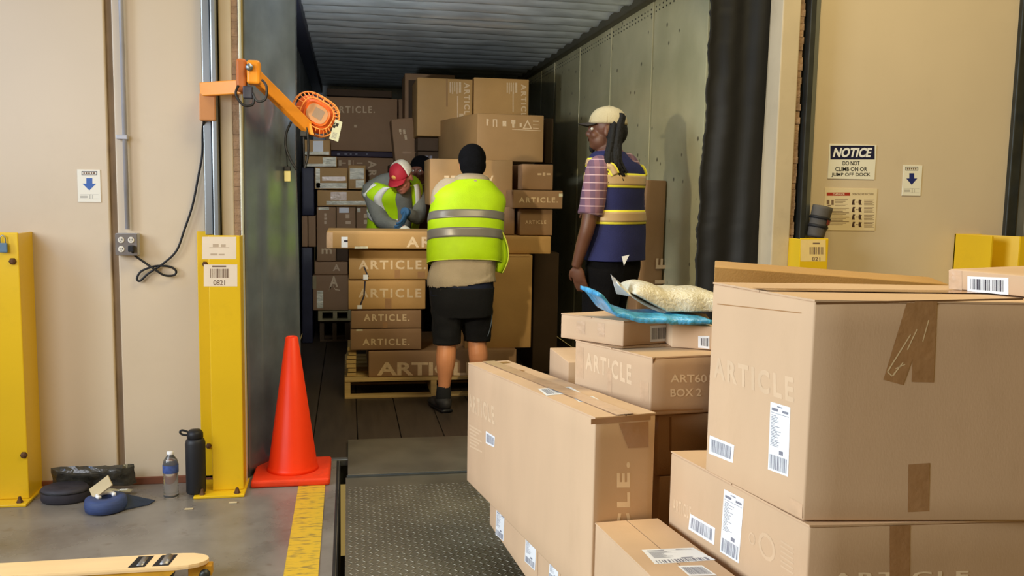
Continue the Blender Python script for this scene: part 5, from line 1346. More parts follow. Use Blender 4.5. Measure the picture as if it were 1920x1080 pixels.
def fuse(name, geos, m, parent, voxel=.008, smooth=3, extra=None):
    """union of closed pieces into one continuous surface"""
    V, F = join_geo(*geos)
    me = bpy.data.meshes.new('tmp'); me.from_pydata([tuple(v) for v in V], [], F); me.update()
    bm = bmesh.new(); bm.from_mesh(me); bmesh.ops.remove_doubles(bm, verts=bm.verts[:], dist=1e-5); bmesh.ops.recalc_face_normals(bm, faces=bm.faces[:]); bm.to_mesh(me); bm.free()
    o = bpy.data.objects.new('tmp', me); COL.objects.link(o)
    md = o.modifiers.new('r', 'REMESH'); md.mode = 'VOXEL'; md.voxel_size = voxel
    if smooth:
        ms = o.modifiers.new('s', 'SMOOTH'); ms.iterations = smooth; ms.factor = .5
    dg = bpy.context.evaluated_depsgraph_get()
    me2 = bpy.data.meshes.new_from_object(o.evaluated_get(dg))
    bpy.data.objects.remove(o); bpy.data.meshes.remove(me)
    me2.name = name; me2.materials.clear(); me2.materials.append(m)
    me2.polygons.foreach_set('use_smooth', [True]*len(me2.polygons))
    o = bpy.data.objects.new(name, me2); link(o, parent)
    return o
def skin(name, c): return mat(name, c, 0.5, var=.06, scale=14, spec=.4)
def hand_geo(w, d, palm_n, thumb_side, s=1.0, curl=.5, up=None):
    """w wrist point, d direction of the fingers, palm_n palm normal"""
    w = Vector(w); d = Vector(d).normalized(); n = Vector(palm_n); n = (n-d*n.dot(d)).normalized(); x = d.cross(n).normalized()*thumb_side
    G = []
    c = w+d*.045*s
    M = Matrix((x, d, n)).transposed()
    G.append(ell_geo(c, .041*s, .055*s, .017*s, M, 16, 10)); G.append(ell_geo(w+d*.06*s, .040*s, .032*s, .013*s, M, 16, 10))
    for k, (off, ln) in enumerate(((.030, .072), (.010, .082), (-.010, .077), (-.029, .060))):
        b = w+d*.078*s+x*off*s; a = 0; pts = [tuple(w+d*.05*s+x*off*.8*s)+(.0095*s,), tuple(b)+(.0092*s,)]
        p = b
        for seg_, l in enumerate((.42, .32, .26)):
            a += curl*(.5+.25*seg_)
            p = p+(d*math.cos(a)+n*math.sin(a)+x*(off*.8))*ln*l*s
            pts.append(tuple(p)+((.0088, .0082, .0066)[seg_]*s,))
        G.append(limb_geo(pts, 14, 8))
    b = w+d*.022*s+x*.030*s
    G.append(limb_geo([tuple(w+d*.015*s+x*.012*s)+(.014*s,), tuple(b)+(.0135*s,), tuple(b+(d*.030+x*.022+n*.010)*s)+(.0105*s,), tuple(b+(d*.058+x*.026+n*.022)*s)+(.0085*s,)], 14, 8))
    return G
def head_geo(c, fwd, s=1.0, pitch=0.0):
    """head with jaw, nose, lips, brows and ears; returns pieces and the head's matrix (x=right, y=forward, z=up)"""
    yawm = math.atan2(fwd[1], fwd[0])-math.pi/2
    M = Matrix.Rotation(yawm, 3, 'Z') @ Matrix.Rotation(pitch, 3, 'X')
    c = Vector(c); T = lambda x, y, z: M @ Vector((x*s, y*s, z*s))+c
    G = [ell_geo(T(0, -.010, .028), .074*s, .094*s, .088*s, M), ell_geo(T(0, .025, -.045), .056*s, .066*s, .064*s, M), ell_geo(T(0, .056, -.078), .034*s, .030*s, .026*s, M),
         ell_geo(T(0, .092, -.018), .013*s, .020*s, .020*s, M, 12, 8), ell_geo(T(0, .084, .004), .009*s, .016*s, .026*s, M, 12, 8),
         ell_geo(T(0, .078, .026), .048*s, .016*s, .012*s, M, 14, 8), ell_geo(T(0, .082, -.050), .024*s, .012*s, .009*s, M, 14, 8),
         ell_geo(T(.034, .055, -.025), .024*s, .026*s, .024*s, M, 12, 8), ell_geo(T(-.034, .055, -.025), .024*s, .026*s, .024*s, M, 12, 8)]
    for sx in (-1, 1): G.append(ell_geo(T(.076*sx, -.008, -.006), .008*s, .018*s, .030*s, M, 12, 8))
    return G, M, T
def face_parts(T, M, parent, s=1.0, lip=None):
    E = mat('eye_white', srgb(226, 220, 210), .3); I = mat('iris_dark', srgb(40, 28, 22), .2)
    for sx in (-1, 1):
        V, F = ell_geo(T(.031*sx, .073, .008), .013*s, .010*s, .009*s, M, 12, 8); e = mesh_obj('eye', V, F, E, parent, True)
        V, F = ell_geo(T(.031*sx, .0815, .008), .005*s, .003*s, .005*s, M, 10, 6); mesh_obj('iris', V, F, I, e, True)
    V, F = ell_geo(T(0, .093, -.050), .021*s, .004*s, .007*s, M, 14, 8); mesh_obj('lips', V, F, lip or mat('lips', srgb(130, 72, 62), .5), parent, True)
def shell_loft(name, secs, m, parent, t0, t1, off, th=.004, **kw):
    V, F = loft_geo(secs, caps=False, t0=t0, t1=t1, off=off, **kw)
    o = mesh_obj(name, V, F, m, parent, True); md = o.modifiers.new('solid', 'SOLIDIFY'); md.thickness = th; md.offset = -1
    return o
HV = mat('hi_vis_yellow', srgb(180, 220, 10), .55, var=.05, scale=16, bump=.25, bscale=300)
HVE = mat('hi_vis_piping', srgb(226, 240, 90), .5)
REFL = mat('reflective_grey', srgb(128, 124, 118), .35, .2, var=.05)
REFLW = mat('reflective_white', srgb(232, 228, 216), .3, .1)

# ---------------- the man in shorts, seen from behind, leaning over the boxes
mx, my = .765, 5.60
m2 = empty('person', (mx, my, 0), 'person in a bright yellow safety vest, black shorts and black hood, back to the camera', 'person')
def L2(px, py, dy=0.0):
    v = P(px, py, Y=my+dy); return (v.x-mx, v.y-my, v.z)
SK2 = skin('skin_tan', srgb(206, 138, 96))
hip = L2(866, 545); wst = L2(870, 490, .02); chs = L2(873, 425, .07); shd = L2(877, 372, .13); nk = L2(884, 340, .17); hd = L2(885, 310, .20)
tors = [(hip[0]-.005, 0.0, hip[2]-.10, .180, .120), (hip[0], 0, hip[2], .188, .122), (wst[0], .01, wst[2], .200, .13), (chs[0], .06, chs[2], .222, .14), (shd[0], .115, shd[2]+.00, .225, .12), (nk[0]-.004, .145, nk[2]-.035, .145, .085), (nk[0], .17, nk[2]+.02, .062, .062)]
LS = (shd[0]-.170, .14, shd[2]-.02); RS = (shd[0]+.172, .14, shd[2]-.02)
LEb = (LS[0]-.005, .32, LS[2]-.22); REb = (RS[0]+.035, .28, RS[2]-.25)
LWr = (LEb[0]+.10, .42, LEb[2]-.03); RWr = (REb[0]-.08, .42, REb[2]-.04)
hg, HM, HT = head_geo(hd, (0, 1), 1.03, math.radians(-16))
ll = L2(838, 645); la = L2(832, 735); rl = L2(893, 650, .10); ra = L2(897, 735, .16)
lh = (hip[0]-.09, 0, hip[2]-.03); rh = (hip[0]+.10, .02, hip[2]-.03)
def leg_pts(h, kx, kz, ky, ax, az, ay, s=1.0):
    return [tuple(h)+(.10*s,), ((h[0]+kx)/2, (h[1]+ky)/2+.01, (h[2]+kz)/2, .086*s), (kx, ky, kz, .062*s), (kx*.6+ax*.4, ky-.018, kz*.62+az*.38, .064*s), (kx*.25+ax*.75, ay*.75+ky*.25-.004, kz*.25+az*.75, .045*s), (ax, ay, az, .038*s), (ax, ay+.005, .055, .042*s)]
def foot_geo(ax, ay, yaw=0.0, s=1.0, h=0.0):
    d = Vector((math.sin(yaw), math.cos(yaw), 0)); b = Vector((ax, ay, h)); si = Vector((d.y, -d.x, 0))
    M = Matrix((si, d, Vector((0, 0, 1)))).transposed()
    return [ell_geo(b+d*(-.015)+Vector((0, 0, .05)), .038*s, .055*s, .048, M, 16, 10), ell_geo(b+d*.09+Vector((0, 0, .036)), .044*s, .11*s, .034, M, 18, 10), ell_geo(b+d*.15+Vector((0, 0, .030)), .044*s, .060*s, .028, M, 16, 10), ell_geo(b+d*.03+Vector((0, 0, .06)), .036*s, .07*s, .04, M, 16, 10)]
Ll = leg_pts(lh, ll[0], ll[2]+.03, .01, la[0], .125, 0.0); Rl = leg_pts(rh, rl[0], ll[2]+.03, .09, ra[0], .125, .14)
geos = [loft_geo(tors, 30, 24)]+hg+[limb_geo([(nk[0], .16, nk[2]-.04, .06), (nk[0], .175, nk[2], .056), tuple(hd)+(.055,)], 8, 14)]
geos += [limb_geo([(LS[0]+.05, .13, LS[2], .06), tuple(LS)+(.052,), tuple(LEb)+(.042,), ((LEb[0]*.5+LWr[0]*.5), (LEb[1]+LWr[1])/2, (LEb[2]+LWr[2])/2-.004, .037), tuple(LWr)+(.027,)], 24, 14),
         limb_geo([(RS[0]-.05, .13, RS[2], .06), tuple(RS)+(.052,), tuple(REb)+(.042,), ((REb[0]*.5+RWr[0]*.5), (REb[1]+RWr[1])/2, (REb[2]+RWr[2])/2-.004, .037), tuple(RWr)+(.027,)], 24, 14),
         limb_geo(Ll, 30, 16), limb_geo(Rl, 30, 16)]+foot_geo(Ll[-1][0], Ll[-1][1], -.25)+foot_geo(Rl[-1][0], Rl[-1][1], .15)
geos += hand_geo(LWr, (.1, 1, -.05), (.3, 0, -1), 1, 1.0, .35)+hand_geo(RWr, (-.1, 1, -.05), (-.3, 0, -1), -1, 1.0, .35)
body = fuse('body', geos, SK2, m2, .006, 2)
face_parts(HT, HM, m2, 1.03)
GREYH = mat('grey_hoodie', srgb(168, 152, 128), .8, var=.06, scale=12, bump=.3, bscale=200)
hood = [loft_geo([(hip[0], .004, hip[2]+.055, .222, .156), (hip[0], .004, hip[2]+.075, .222, .156)]+[(t[0], t[1], t[2], t[3]+.006, t[4]+.010) for t in tors[2:6]]+[(nk[0], .165, nk[2]+.015, .085, .08)], 34, 26, wr=.010, wf=11)]
hood += [limb_geo([(LS[0]+.03, .13, LS[2]-.01, .062), tuple(LS)+(.062,), tuple(LEb)+(.056,), tuple(LWr)+(.036,)], 24, 14, .006), limb_geo([(RS[0]-.03, .13, RS[2]-.01, .062), tuple(RS)+(.062,), tuple(REb)+(.056,), tuple(RWr)+(.036,)], 24, 14, .006)]
# collar and folded hood on the shoulders
hood += [ell_geo((nk[0]-.005, .12, nk[2]+.012), .118, .095, .042), ell_geo((nk[0], .085, nk[2]-.012), .10, .075, .045)]
fuse('hoodie', hood, GREYH, m2, .007, 3)
NV = mat('navy_undershirt', srgb(20, 28, 52), .8, var=.1)
shell_loft('undershirt', [(hip[0], 0, hip[2]-.02, .206, .142), (hip[0], 0, hip[2]+.05, .205, .141), (wst[0], .01, wst[2]-.05, .198, .136)], NV, m2, 0, 1, 0, wr=.006, wf=13)
BK = mat('black_shorts_cloth', srgb(13, 13, 16), .9, var=.12, scale=12, bump=.3, bscale=120)
sh = [loft_geo([(hip[0], .005, hip[2]-.16, .19, .13), (hip[0], .0, hip[2]-.06, .205, .148), (hip[0]+.002, 0, hip[2]+.030, .214, .152)], 16, 26, wr=.008)]
kz = ll[2]+.0
for Lp, kx, ky in ((lh, ll[0], .01), (rh, rl[0], .085)):
    sh.append(limb_geo([(Lp[0], Lp[1], Lp[2]-.03, .108), ((Lp[0]+kx)/2, (Lp[1]+ky)/2, (Lp[2]+kz)/2, .103), (kx, ky, kz+.03, .093), (kx, ky, kz-.0, .092)], 20, 18, .012, 16, kx*9))
fuse('shorts', sh, BK, m2, .007, 2)
# white side seam curve on the shorts
tube('seam_piping', [(rl[0]+.085, .02, hip[2]-.06), (rl[0]+.082, -.01, hip[2]-.20), (rl[0]+.060, .0, hip[2]-.30)], .003, mat('seam_pale', srgb(90, 100, 110), .6), m2, 6, 12)
# black beanie / hood
hd3 = Vector(hd)
bn = [ell_geo(HT(0, -.014, .040), .092, .108, .098, HM), ell_geo(HT(0, -.035, -.01), .088, .088, .085, HM), ell_geo(HT(0, -.055, -.055), .066, .055, .045, HM)]
fuse('black_hood', bn, mat('black_knit', srgb(11, 11, 14), .95, var=.15, scale=30, bump=.4, bscale=90, spec=.1), m2, .006, 3)
# vest
vs = [(wst[0], .012, wst[2]-.01, .236, .160), (wst[0]+.004, .015, wst[2]+.04, .240, .162), (chs[0]-.004, .045, chs[2]-.02, .247, .165), (chs[0], .075, chs[2]+.08, .244, .158), (shd[0], .112, shd[2]-.03, .247, .165), (shd[0], .120, shd[2]+.015, .238, .150), (shd[0]+.002, .128, shd[2]+.055, .200, .130), (nk[0]-.003, .135, nk[2]-.010, .135, .108)]
kw = dict(wr=.011, wf=8, sd=3.0, seg=44, tang=(0, .22, 1))
vest = shell_loft('safety_vest', vs, HV, m2, 0, 1, 0, .005, n=60, **kw)
def tpar(secs, z):
    q = catmull(secs, 120); return min(range(121), key=lambda i: abs(q[i][2]-z))/120
shell_loft('reflective_stripe', vs, REFL, vest, tpar(vs, L2(870, 451)[2]), tpar(vs, L2(870, 436)[2]), .003, .004, n=5, **kw)
shell_loft('reflective_stripe', vs, REFL, vest, tpar(vs, L2(870, 416)[2]), tpar(vs, L2(870, 401)[2]), .003, .004, n=5, **kw)
shell_loft('hem_piping', vs, HVE, vest, 0, .014, .003, .004, n=3, **kw)
# loose vest flap hanging at the right side
fl_ = [L2(937, 425, -.02), L2(950, 455, -.01), L2(953, 485, 0), L2(942, 512, .02), L2(930, 510, .06), L2(930, 440, .10)]
V = []; F = []
ct = sum((Vector(p) for p in fl_), Vector())/6+Vector((0, -.03, 0))
V, F = tube_geo([tuple(Vector(p))+(.0045,) for p in fl_[:4]], 0, 6, 16); mesh_obj('flap_piping', V, F, HVE, vest, True)
g1 = loft_geo([(fl_[5][0], .10, fl_[0][2]+.02, .015, .05), (fl_[1][0]-.04, .06, fl_[1][2], .045, .07), (fl_[2][0]-.045, .06, fl_[2][2], .050, .08), (fl_[3][0]-.04, .06, fl_[3][2]+.01, .040, .07)], 14, 16, wr=.006)
mesh_obj('vest_flap', g1[0], g1[1], HV, vest, True)
# socks and shoes
SKC = mat('black_sock', srgb(30, 30, 32), .9)
SHM = mat('dark_shoe', srgb(46, 44, 44), .6, var=.2, scale=20)
for Lp, yw in ((Ll, -.25), (Rl, .15)):
    a = Lp[-1]
    V, F = limb_geo([(a[0], a[1], .165, .045), (a[0], a[1], .10, .050), (a[0], a[1]+.004, .06, .05)], 8, 16); mesh_obj('sock', V, F, SKC, m2, True)
    d = Vector((math.sin(yw), math.cos(yw), 0))
    g = foot_geo(a[0], a[1], yw, 1.18)
    s_ = fuse('shoe', g+[ell_geo(Vector((a[0], a[1], .065)), .055, .062, .040)], SHM, m2, .006, 2)
    V, F = loft_geo([(a[0]-d.x*.07, a[1]-d.y*.07, .012, .040, .012), (a[0]+d.x*.02, a[1]+d.y*.02, .012, .044, .012), (a[0]+d.x*.13, a[1]+d.y*.13, .012, .050, .012), (a[0]+d.x*.225, a[1]+d.y*.225, .012, .028, .011)], 16, 12, side=(d.y, -d.x, 0)); mesh_obj('sole', V, F, RUB, s_, True)
# plaid detail: none seen

# ---------------- the man in the cream cap and navy vest, seen from behind and the left
nx_, ny_ = P(1152, 400, Y=4.78).x, 4.78
m3 = empty('person', (nx_, ny_, .021), 'person in a cream cap and navy vest with tan bands, long dark locks, facing away', 'person')
def L3(px, py, dy=0.0):
    v = P(px, py, Y=ny_+dy); return Vector((v.x-nx_, v.y-ny_, v.z-.021))
SK3 = skin('skin_dark', srgb(92, 58, 42))
RT = 45.0      # the shoulder line runs from near left to far right
sd3 = (1, 0, 0)
hp = L3(1150, 480); ch = L3(1152, 380); sh3 = L3(1152, 318); n3 = L3(1143, 284, .0); h3 = L3(1137, 246)
tor3 = [(hp.x, 0, hp.z-.12, .170, .125, RT), (hp.x, 0, hp.z+.02, .175, .130, RT), (ch.x, .0, ch.z-.06, .172, .125, RT), (ch.x, 0, ch.z+.10, .190, .130, RT), (sh3.x, 0, sh3.z+.0, .195, .110, RT), (n3.x+.005, 0, n3.z-.03, .105, .080, RT), (n3.x, .0, n3.z+.03, .058, .058, RT)]
dl = Vector((-.7071, -.7071, 0)); df = Vector((-.7071, .7071, 0))
shL = Vector((sh3.x, 0, sh3.z-.005))+dl*.185; shR = Vector((sh3.x, 0, sh3.z-.005))-dl*.185
el3 = L3(1102, 425, -.16); wr3 = L3(1080, 500, -.10); 
hg, HM3, HT3 = head_geo(h3, (-1, .38), 1.04, math.radians(2))
ar = [tuple(Vector((sh3.x, 0, sh3.z))+dl*.13)+(.06,), tuple(shL)+(.054,), tuple((shL+el3)/2)+(.048,), tuple(el3)+(.041,), tuple(el3*.6+wr3*.4)+(.038,), tuple(wr3)+(.027,)]
elR = Vector(shR)+Vector((.06, .04, -.29)); wrR = elR+df*.20+Vector((-.03, 0, .05))
arR = [tuple(Vector((sh3.x, 0, sh3.z))-dl*.13)+(.06,), tuple(shR)+(.054,), tuple((shR+elR)/2)+(.048,), tuple(elR)+(.042,), tuple(wrR)+(.028,)]
hl = Vector((hp.x, 0, hp.z-.06))+dl*.09; hr = Vector((hp.x, 0, hp.z-.06))-dl*.09
def leg3(h, fwd):
    k = h+df*(.02+fwd*.4); a = h+df*(fwd)
    return [tuple(h)+(.10,), (k.x, k.y, h.z-.20, .085), (k.x, k.y, .50, .062), (k.x*.6+a.x*.4, k.y*.6+a.y*.4-.01, .36, .062), (a.x, a.y, .12, .04), (a.x, a.y, .05, .042)]
G3 = [loft_geo(tor3, 30, 24)]+hg+[limb_geo([(n3.x, 0, n3.z-.05, .062), (n3.x, 0, n3.z, .058), tuple(h3+Vector((.012, 0, -.03)))+(.056,)], 8, 14), limb_geo(ar, 26, 14), limb_geo(arR, 24, 14), limb_geo(leg3(hl, .02), 26, 16), limb_geo(leg3(hr, .12), 26, 16)]
yw3 = math.atan2(df.x, df.y)
for h_, fw in ((hl, .02), (hr, .12)):
    a_ = h_+df*fw; G3 += foot_geo(a_.x, a_.y, yw3)
tip = L3(1094, 553, -.09)-wr3
G3 += hand_geo(wr3, tip, (.5, .6, 0), -1, 1.02, .28)+hand_geo(wrR, df, (0, 0, -1), -1, 1.0, .5)
fuse('body', G3, SK3, m3, .006, 2)
face_parts(HT3, HM3, m3, 1.04, mat('lips_dark', srgb(70, 40, 34), .5))
HAIR = mat('black_hair', srgb(10, 8, 8), .8, var=.3, scale=60, bump=.6, bscale=60)
hgeo = [ell_geo(HT3(0, .070, -.092), .020, .018, .028, HM3, 12, 8), ell_geo(HT3(0, -.045, .0), .080, .072, .085, HM3)]
fuse('hair', hgeo, HAIR, m3, .005, 1)
r_ = random.Random(5)
top0 = L3(1156, 222, -.02)
for i in range(30):      # each lock hangs down the back
    a = r_.uniform(-1, 1); b = r_.uniform(-1, 1)
    p0 = top0+Vector((a*.035, -.02+b*.03, r_.uniform(-.02, .02)))
    p1 = L3(1153+a*9, 262, -.10+b*.03); p2 = L3(1150+a*13, 300, -.165+b*.014); p3_ = L3(1160+a*17 if i % 2 else 1152+a*12, r_.uniform(318, 345), -.178-.006*abs(b))
    V, F = limb_geo([tuple(p0)+(.017,), tuple(p1)+(.016,), tuple(p2)+(.013,), tuple(p3_)+(.007,)], 16, 7, .004, 60, i)
    mesh_obj('lock', V, F, HAIR, m3, True)
V, F = lathe_geo([(.030, -.012), (.036, 0), (.030, .012)], 14); 
# cap
CAP = mat('cream_cap', srgb(172, 160, 130), .75, var=.05, scale=20, bump=.3, bscale=150)
cz = []
for i in range(15):
    a = math.pi/2*i/14
    cz.append((math.cos(a), math.sin(a)))
V = []; F = []; SG = 32
for ca, sa in cz:
    for j in range(SG):
        b = 2*math.pi*j/SG
        V.append(HT3(.082*ca**.8*math.cos(b), -.006+.104*ca**.8*math.sin(b), .036+.094*sa))
for i in range(14):
    for j in range(SG): F.append((i*SG+j, i*SG+(j+1) % SG, (i+1)*SG+(j+1) % SG, (i+1)*SG+j))
cap = mesh_obj('cap', V, F, CAP, m3, True); md = cap.modifiers.new('solid', 'SOLIDIFY'); md.thickness = .004
V, F = ell_geo(HT3(0, -.006, .131), .008, .008, .004, HM3, 10, 6); mesh_obj('button', V, F, CAP, cap, True)
for k in range(3):
    b = math.pi*k/3
    pts = [HT3(.0835*math.cos(t)*math.cos(b), -.006+.1055*math.cos(t)*math.sin(b), .036+.0955*math.sin(t)) for t in [math.pi*i/24 for i in range(25)]]
    V, F = tube_geo(pts, .0012, 5); mesh_obj('seam', V, F, CAP, cap, True)
V = []; F = []
for i in range(13):
    for j in range(5):
        a = math.radians(-70+140*i/12); rr_ = j/4
        V.append(HT3(.074*math.sin(a)*(1-.12*rr_), .052+.048*math.cos(a)+rr_*.072*math.cos(a*.75)-.02, .040-.010*rr_-.012*math.sin(a)**2))
for i in range(12):
    for j in range(4): F.append((i*5+j, i*5+j+1, (i+1)*5+j+1, (i+1)*5+j))
bill = mesh_obj('bill', V, F, mat('dark_bill', srgb(40, 34, 30), .7), cap, True); md = bill.modifiers.new('solid', 'SOLIDIFY'); md.thickness = .005
# plaid shirt: body and short left sleeve
def plaid():
    m, nt, b = nodes_of('plaid_shirt'); N = nt.nodes.new; L = nt.links.new
    tc = N('ShaderNodeTexCoord'); sp = N('ShaderNodeSeparateXYZ'); L(tc.outputs['Object'], sp.inputs[0])
    def M(op, a, b_):
        n = N('ShaderNodeMath'); n.operation = op
        for i, v in enumerate((a, b_)):
            if isinstance(v, (int, float)): n.inputs[i].default_value = v
            else: L(v, n.inputs[i])
        return n.outputs[0]
    fz = M('FRACT', M('MULTIPLY', sp.outputs['Z'], 24.0), 0); l1 = M('LESS_THAN', fz, .13)
    fx = M('FRACT', M('MULTIPLY', sp.outputs['X'], 20.0), 0); l2 = M('LESS_THAN', fx, .5)
    m1 = N('ShaderNodeMixRGB'); m1.inputs[1].default_value = srgb(120, 84, 98)+(1,); m1.inputs[2].default_value = srgb(96, 70, 92)+(1,); L(l2, m1.inputs[0])
    m2_ = N('ShaderNodeMixRGB'); m2_.inputs[2].default_value = srgb(190, 160, 168)+(1,); L(M('MULTIPLY', l1, .8), m2_.inputs[0]); L(m1.outputs[0], m2_.inputs[1])
    L(m2_.outputs[0], b.inputs['Base Color']); b.inputs['Roughness'].default_value = .8
    return m
PL = plaid()
e_ = shL.lerp(el3, .80)
shirt = [loft_geo([(t[0], t[1], t[2], t[3]+.008, t[4]+.008, t[5]) for t in tor3[1:6]]+[(n3.x, 0, n3.z+.012, .070, .068, RT)], 30, 26, wr=.006),
         limb_geo([tuple(shL-dl*.03)+(.070,), tuple(shL)+(.070,), tuple(shL.lerp(el3, .4))+(.070,), tuple(e_)+(.068,)], 18, 16, .006, 16),
         limb_geo([tuple(shR+dl*.03)+(.070,), tuple(shR)+(.068,), tuple(shR.lerp(elR, .4))+(.068,), tuple(shR.lerp(elR, .8))+(.066,)], 18, 16, .006, 16)]
fuse('plaid_shirt', shirt, PL, m3, .007, 2)
# trousers
PT = mat('black_trousers', srgb(13, 12, 14), .95, var=.15, scale=10, bump=.3, bscale=100, spec=.1)
pt = [loft_geo([(hp.x, 0, hp.z-.16, .165, .125, RT), (hp.x, 0, hp.z-.06, .182, .140, RT), (hp.x, 0, hp.z+.04, .178, .134, RT)], 14, 24, wr=.006)]
for h_, fw in ((hl, .02), (hr, .12)):
    q = leg3(h_, fw); pt.append(limb_geo([tuple(q[0][:3])+(.110,), q[1][:3]+(.104,), q[2][:3]+(.088,), q[3][:3]+(.078,), q[4][:3]+(.066,), (q[5][0], q[5][1], .035, .070)], 26, 18, .012, 14, fw))
fuse('trousers', pt, PT, m3, .007, 2)
for h_, fw in ((hl, .02), (hr, .12)):
    a_ = h_+df*fw; fuse('shoe', foot_geo(a_.x, a_.y, yw3, 1.18), SHM, m3, .006, 2)
# navy vest with tan bands and yellow borders
NVV = mat('navy_vest', srgb(28, 32, 80), .8, var=.1, scale=10, bump=.3, bscale=200)
TAN = mat('tan_reflective', srgb(178, 150, 112), .4, var=.05)
YB = mat('yellow_border', srgb(226, 216, 70), .5)
vz0 = L3(1152, 486).z
vs3 = [(hp.x+.005, 0, vz0, .212, .160, RT), (hp.x+.004, 0, vz0+.10, .206, .156, RT), (ch.x, 0, ch.z-.03, .200, .150, RT), (ch.x, 0, ch.z+.10, .208, .150, RT), (sh3.x, 0, sh3.z+.005, .208, .134, RT), (n3.x+.006, 0, n3.z-.03, .135, .108, RT), (n3.x+.002, 0, n3.z+.0, .088, .082, RT)]
kw = dict(wr=.008, wf=8, sd=1.0, seg=44, tang=(0, 0, 1))
v3 = shell_loft('navy_vest', vs3, NVV, m3, 0, 1, 0, .005, n=60, **kw)
def tz(z):     # parameter along the vest at height z
    q = catmull(vs3, 120)
    return min(range(121), key=lambda i: abs(q[i][2]-z))/120
for y0, y1 in ((326, 352), (394, 420)):
    a, b = tz(L3(1150, y1).z), tz(L3(1150, y0).z)
    shell_loft('yellow_border', vs3, YB, v3, a, b, .003, .003, n=6, **kw)
    d_ = (b-a)*.16
    shell_loft('tan_band', vs3, TAN, v3, a+d_, b-d_, .0055, .003, n=5, **kw)
def onvest(px, py, dy=-.16): return L3(px, py, dy)
# shoulder straps: yellow edged tan bands over each shoulder
def strap(pts, w, name):
    for ww, m_, lift in ((w, YB, .012), (w*.62, TAN, .016)):
        q = catmull([tuple(p) for p in pts], 20); V = []; F = []
        for i, p in enumerate(q):
            p = Vector(p); t = (Vector(q[min(i+1, 20)])-Vector(q[max(i-1, 0)])).normalized()
            out = (p-Vector((sh3.x, 0, p.z-.06))).normalized(); s_ = t.cross(out).normalized()
            V += [p-s_*ww/2+out*lift, p+s_*ww/2+out*lift]
        for i in range(20): F.append((2*i, 2*i+1, 2*i+3, 2*i+2))
        o = mesh_obj(name if m_ is TAN else 'yellow_border', V, F, m_, v3, True); md = o.modifiers.new('solid', 'SOLIDIFY'); md.thickness = .003
base3 = Vector((sh3.x, 0, 0))
def vp(a_deg, z):      # point on the vest at angle (0 = his right) and height
    q = catmull(vs3, 120); s = min(q, key=lambda r: abs(r[2]-z)); a = math.radians(a_deg); r = math.radians(RT)
    ca, sa = math.cos(a), math.sin(a); ex = math.copysign(abs(ca)**(2/2.3), ca)*s[3]; ey = math.copysign(abs(sa)**(2/2.3), sa)*s[4]
    return Vector((s[0]+ex*math.cos(r)-ey*math.sin(r), s[1]+ex*math.sin(r)+ey*math.cos(r), z))
zb = L3(1150, 330).z
strap([vp(218, zb), vp(212, (zb+sh3.z)/2+.02), vp(200, sh3.z+.012), vp(185, sh3.z+.030), vp(150, sh3.z+.030)], .050, 'shoulder_band')
strap([vp(322, zb), vp(328, (zb+sh3.z)/2+.02), vp(340, sh3.z+.012), vp(355, sh3.z+.030)], .050, 'shoulder_band')
# paper sticking out of the back pocket
a, b_, c_ = L3(1166, 481, -.215), L3(1180, 478, -.215), L3(1170, 498, -.205)
mesh_obj('pocket_paper', [a, b_, c_, a+Vector((0, .003, 0)), b_+Vector((0, .003, 0)), c_+Vector((0, .003, 0))], [(0, 1, 2), (5, 4, 3), (0, 3, 4, 1), (1, 4, 5, 2), (2, 5, 3, 0)], LABEL, m3)

# ---------------- the man in the red and white cap, bent forward behind the front stack
ax_, ay_ = P(738, 400, Y=7.0).x, 7.0
m1 = empty('person', (ax_, ay_, 0), 'person in a red and white cap and grey sleeves, bent over behind the front stack', 'person')
def L1(px, py, dy=0.0):
    v = P(px, py, Y=ay_+dy); return Vector((v.x-ax_, v.y-ay_, v.z))
SK1 = skin('skin_ruddy', srgb(168, 104, 84))
R1 = 160.0    # he faces the camera, turned a little to the right of the picture
f1 = Vector((.35, -.94, 0)); s1v = Vector((.94, .35, 0))   # forward; picture right
hpA = Vector((-.02, .08, .95)); chA = L1(740, 392, .02); shA = L1(738, 362, -.08); nkA = L1(752, 352, -.20); hdA = L1(754, 333, -.30)
torA = [(hpA.x, .10, .82, .17, .125, 20), (hpA.x, .09, .98, .175, .13, 20), (chA.x, .05, chA.z-.05, .185, .13, 20), (chA.x, 0, chA.z+.06, .20, .135, 20), (shA.x, -.07, shA.z+.03, .20, .115, 20), (nkA.x-.02, -.15, nkA.z+.02, .10, .085, 20), (nkA.x, -.21, nkA.z+.01, .06, .06, 20)]
hg, HM1, HT1 = head_geo(hdA, (-.55, -.8), 1.0, math.radians(-38))
sA = Vector((shA.x, -.06, shA.z+.02))
saL = sA-s1v*.19; saR = sA+s1v*.19        # picture left and right
eA = L1(716, 412, -.16); wA = L1(748, 424, -.36)
eB = L1(785, 405, -.14); wB = L1(762, 398, -.36)
GA = [loft_geo(torA, 30, 24)]+hg+[limb_geo([tuple(Vector(torA[5][:3]))+(.06,), tuple(nkA)+(.056,), tuple(hdA)+(.055,)], 8, 14),
     limb_geo([tuple(sA-s1v*.12)+(.06,), tuple(saL)+(.054,), tuple(eA)+(.043,), tuple(wA)+(.028,)], 22, 14), limb_geo([tuple(sA+s1v*.12)+(.06,), tuple(saR)+(.054,), tuple(eB)+(.043,), tuple(wB)+(.028,)], 22, 14),
     limb_geo([(-.11, .09, .90, .10), (-.11, .09, .50, .065), (-.12, .12, .12, .04), (-.12, .12, .05, .042)], 20, 14), limb_geo([(.07, .12, .90, .10), (.08, .11, .50, .065), (.09, .14, .12, .04), (.09, .14, .05, .042)], 20, 14)]
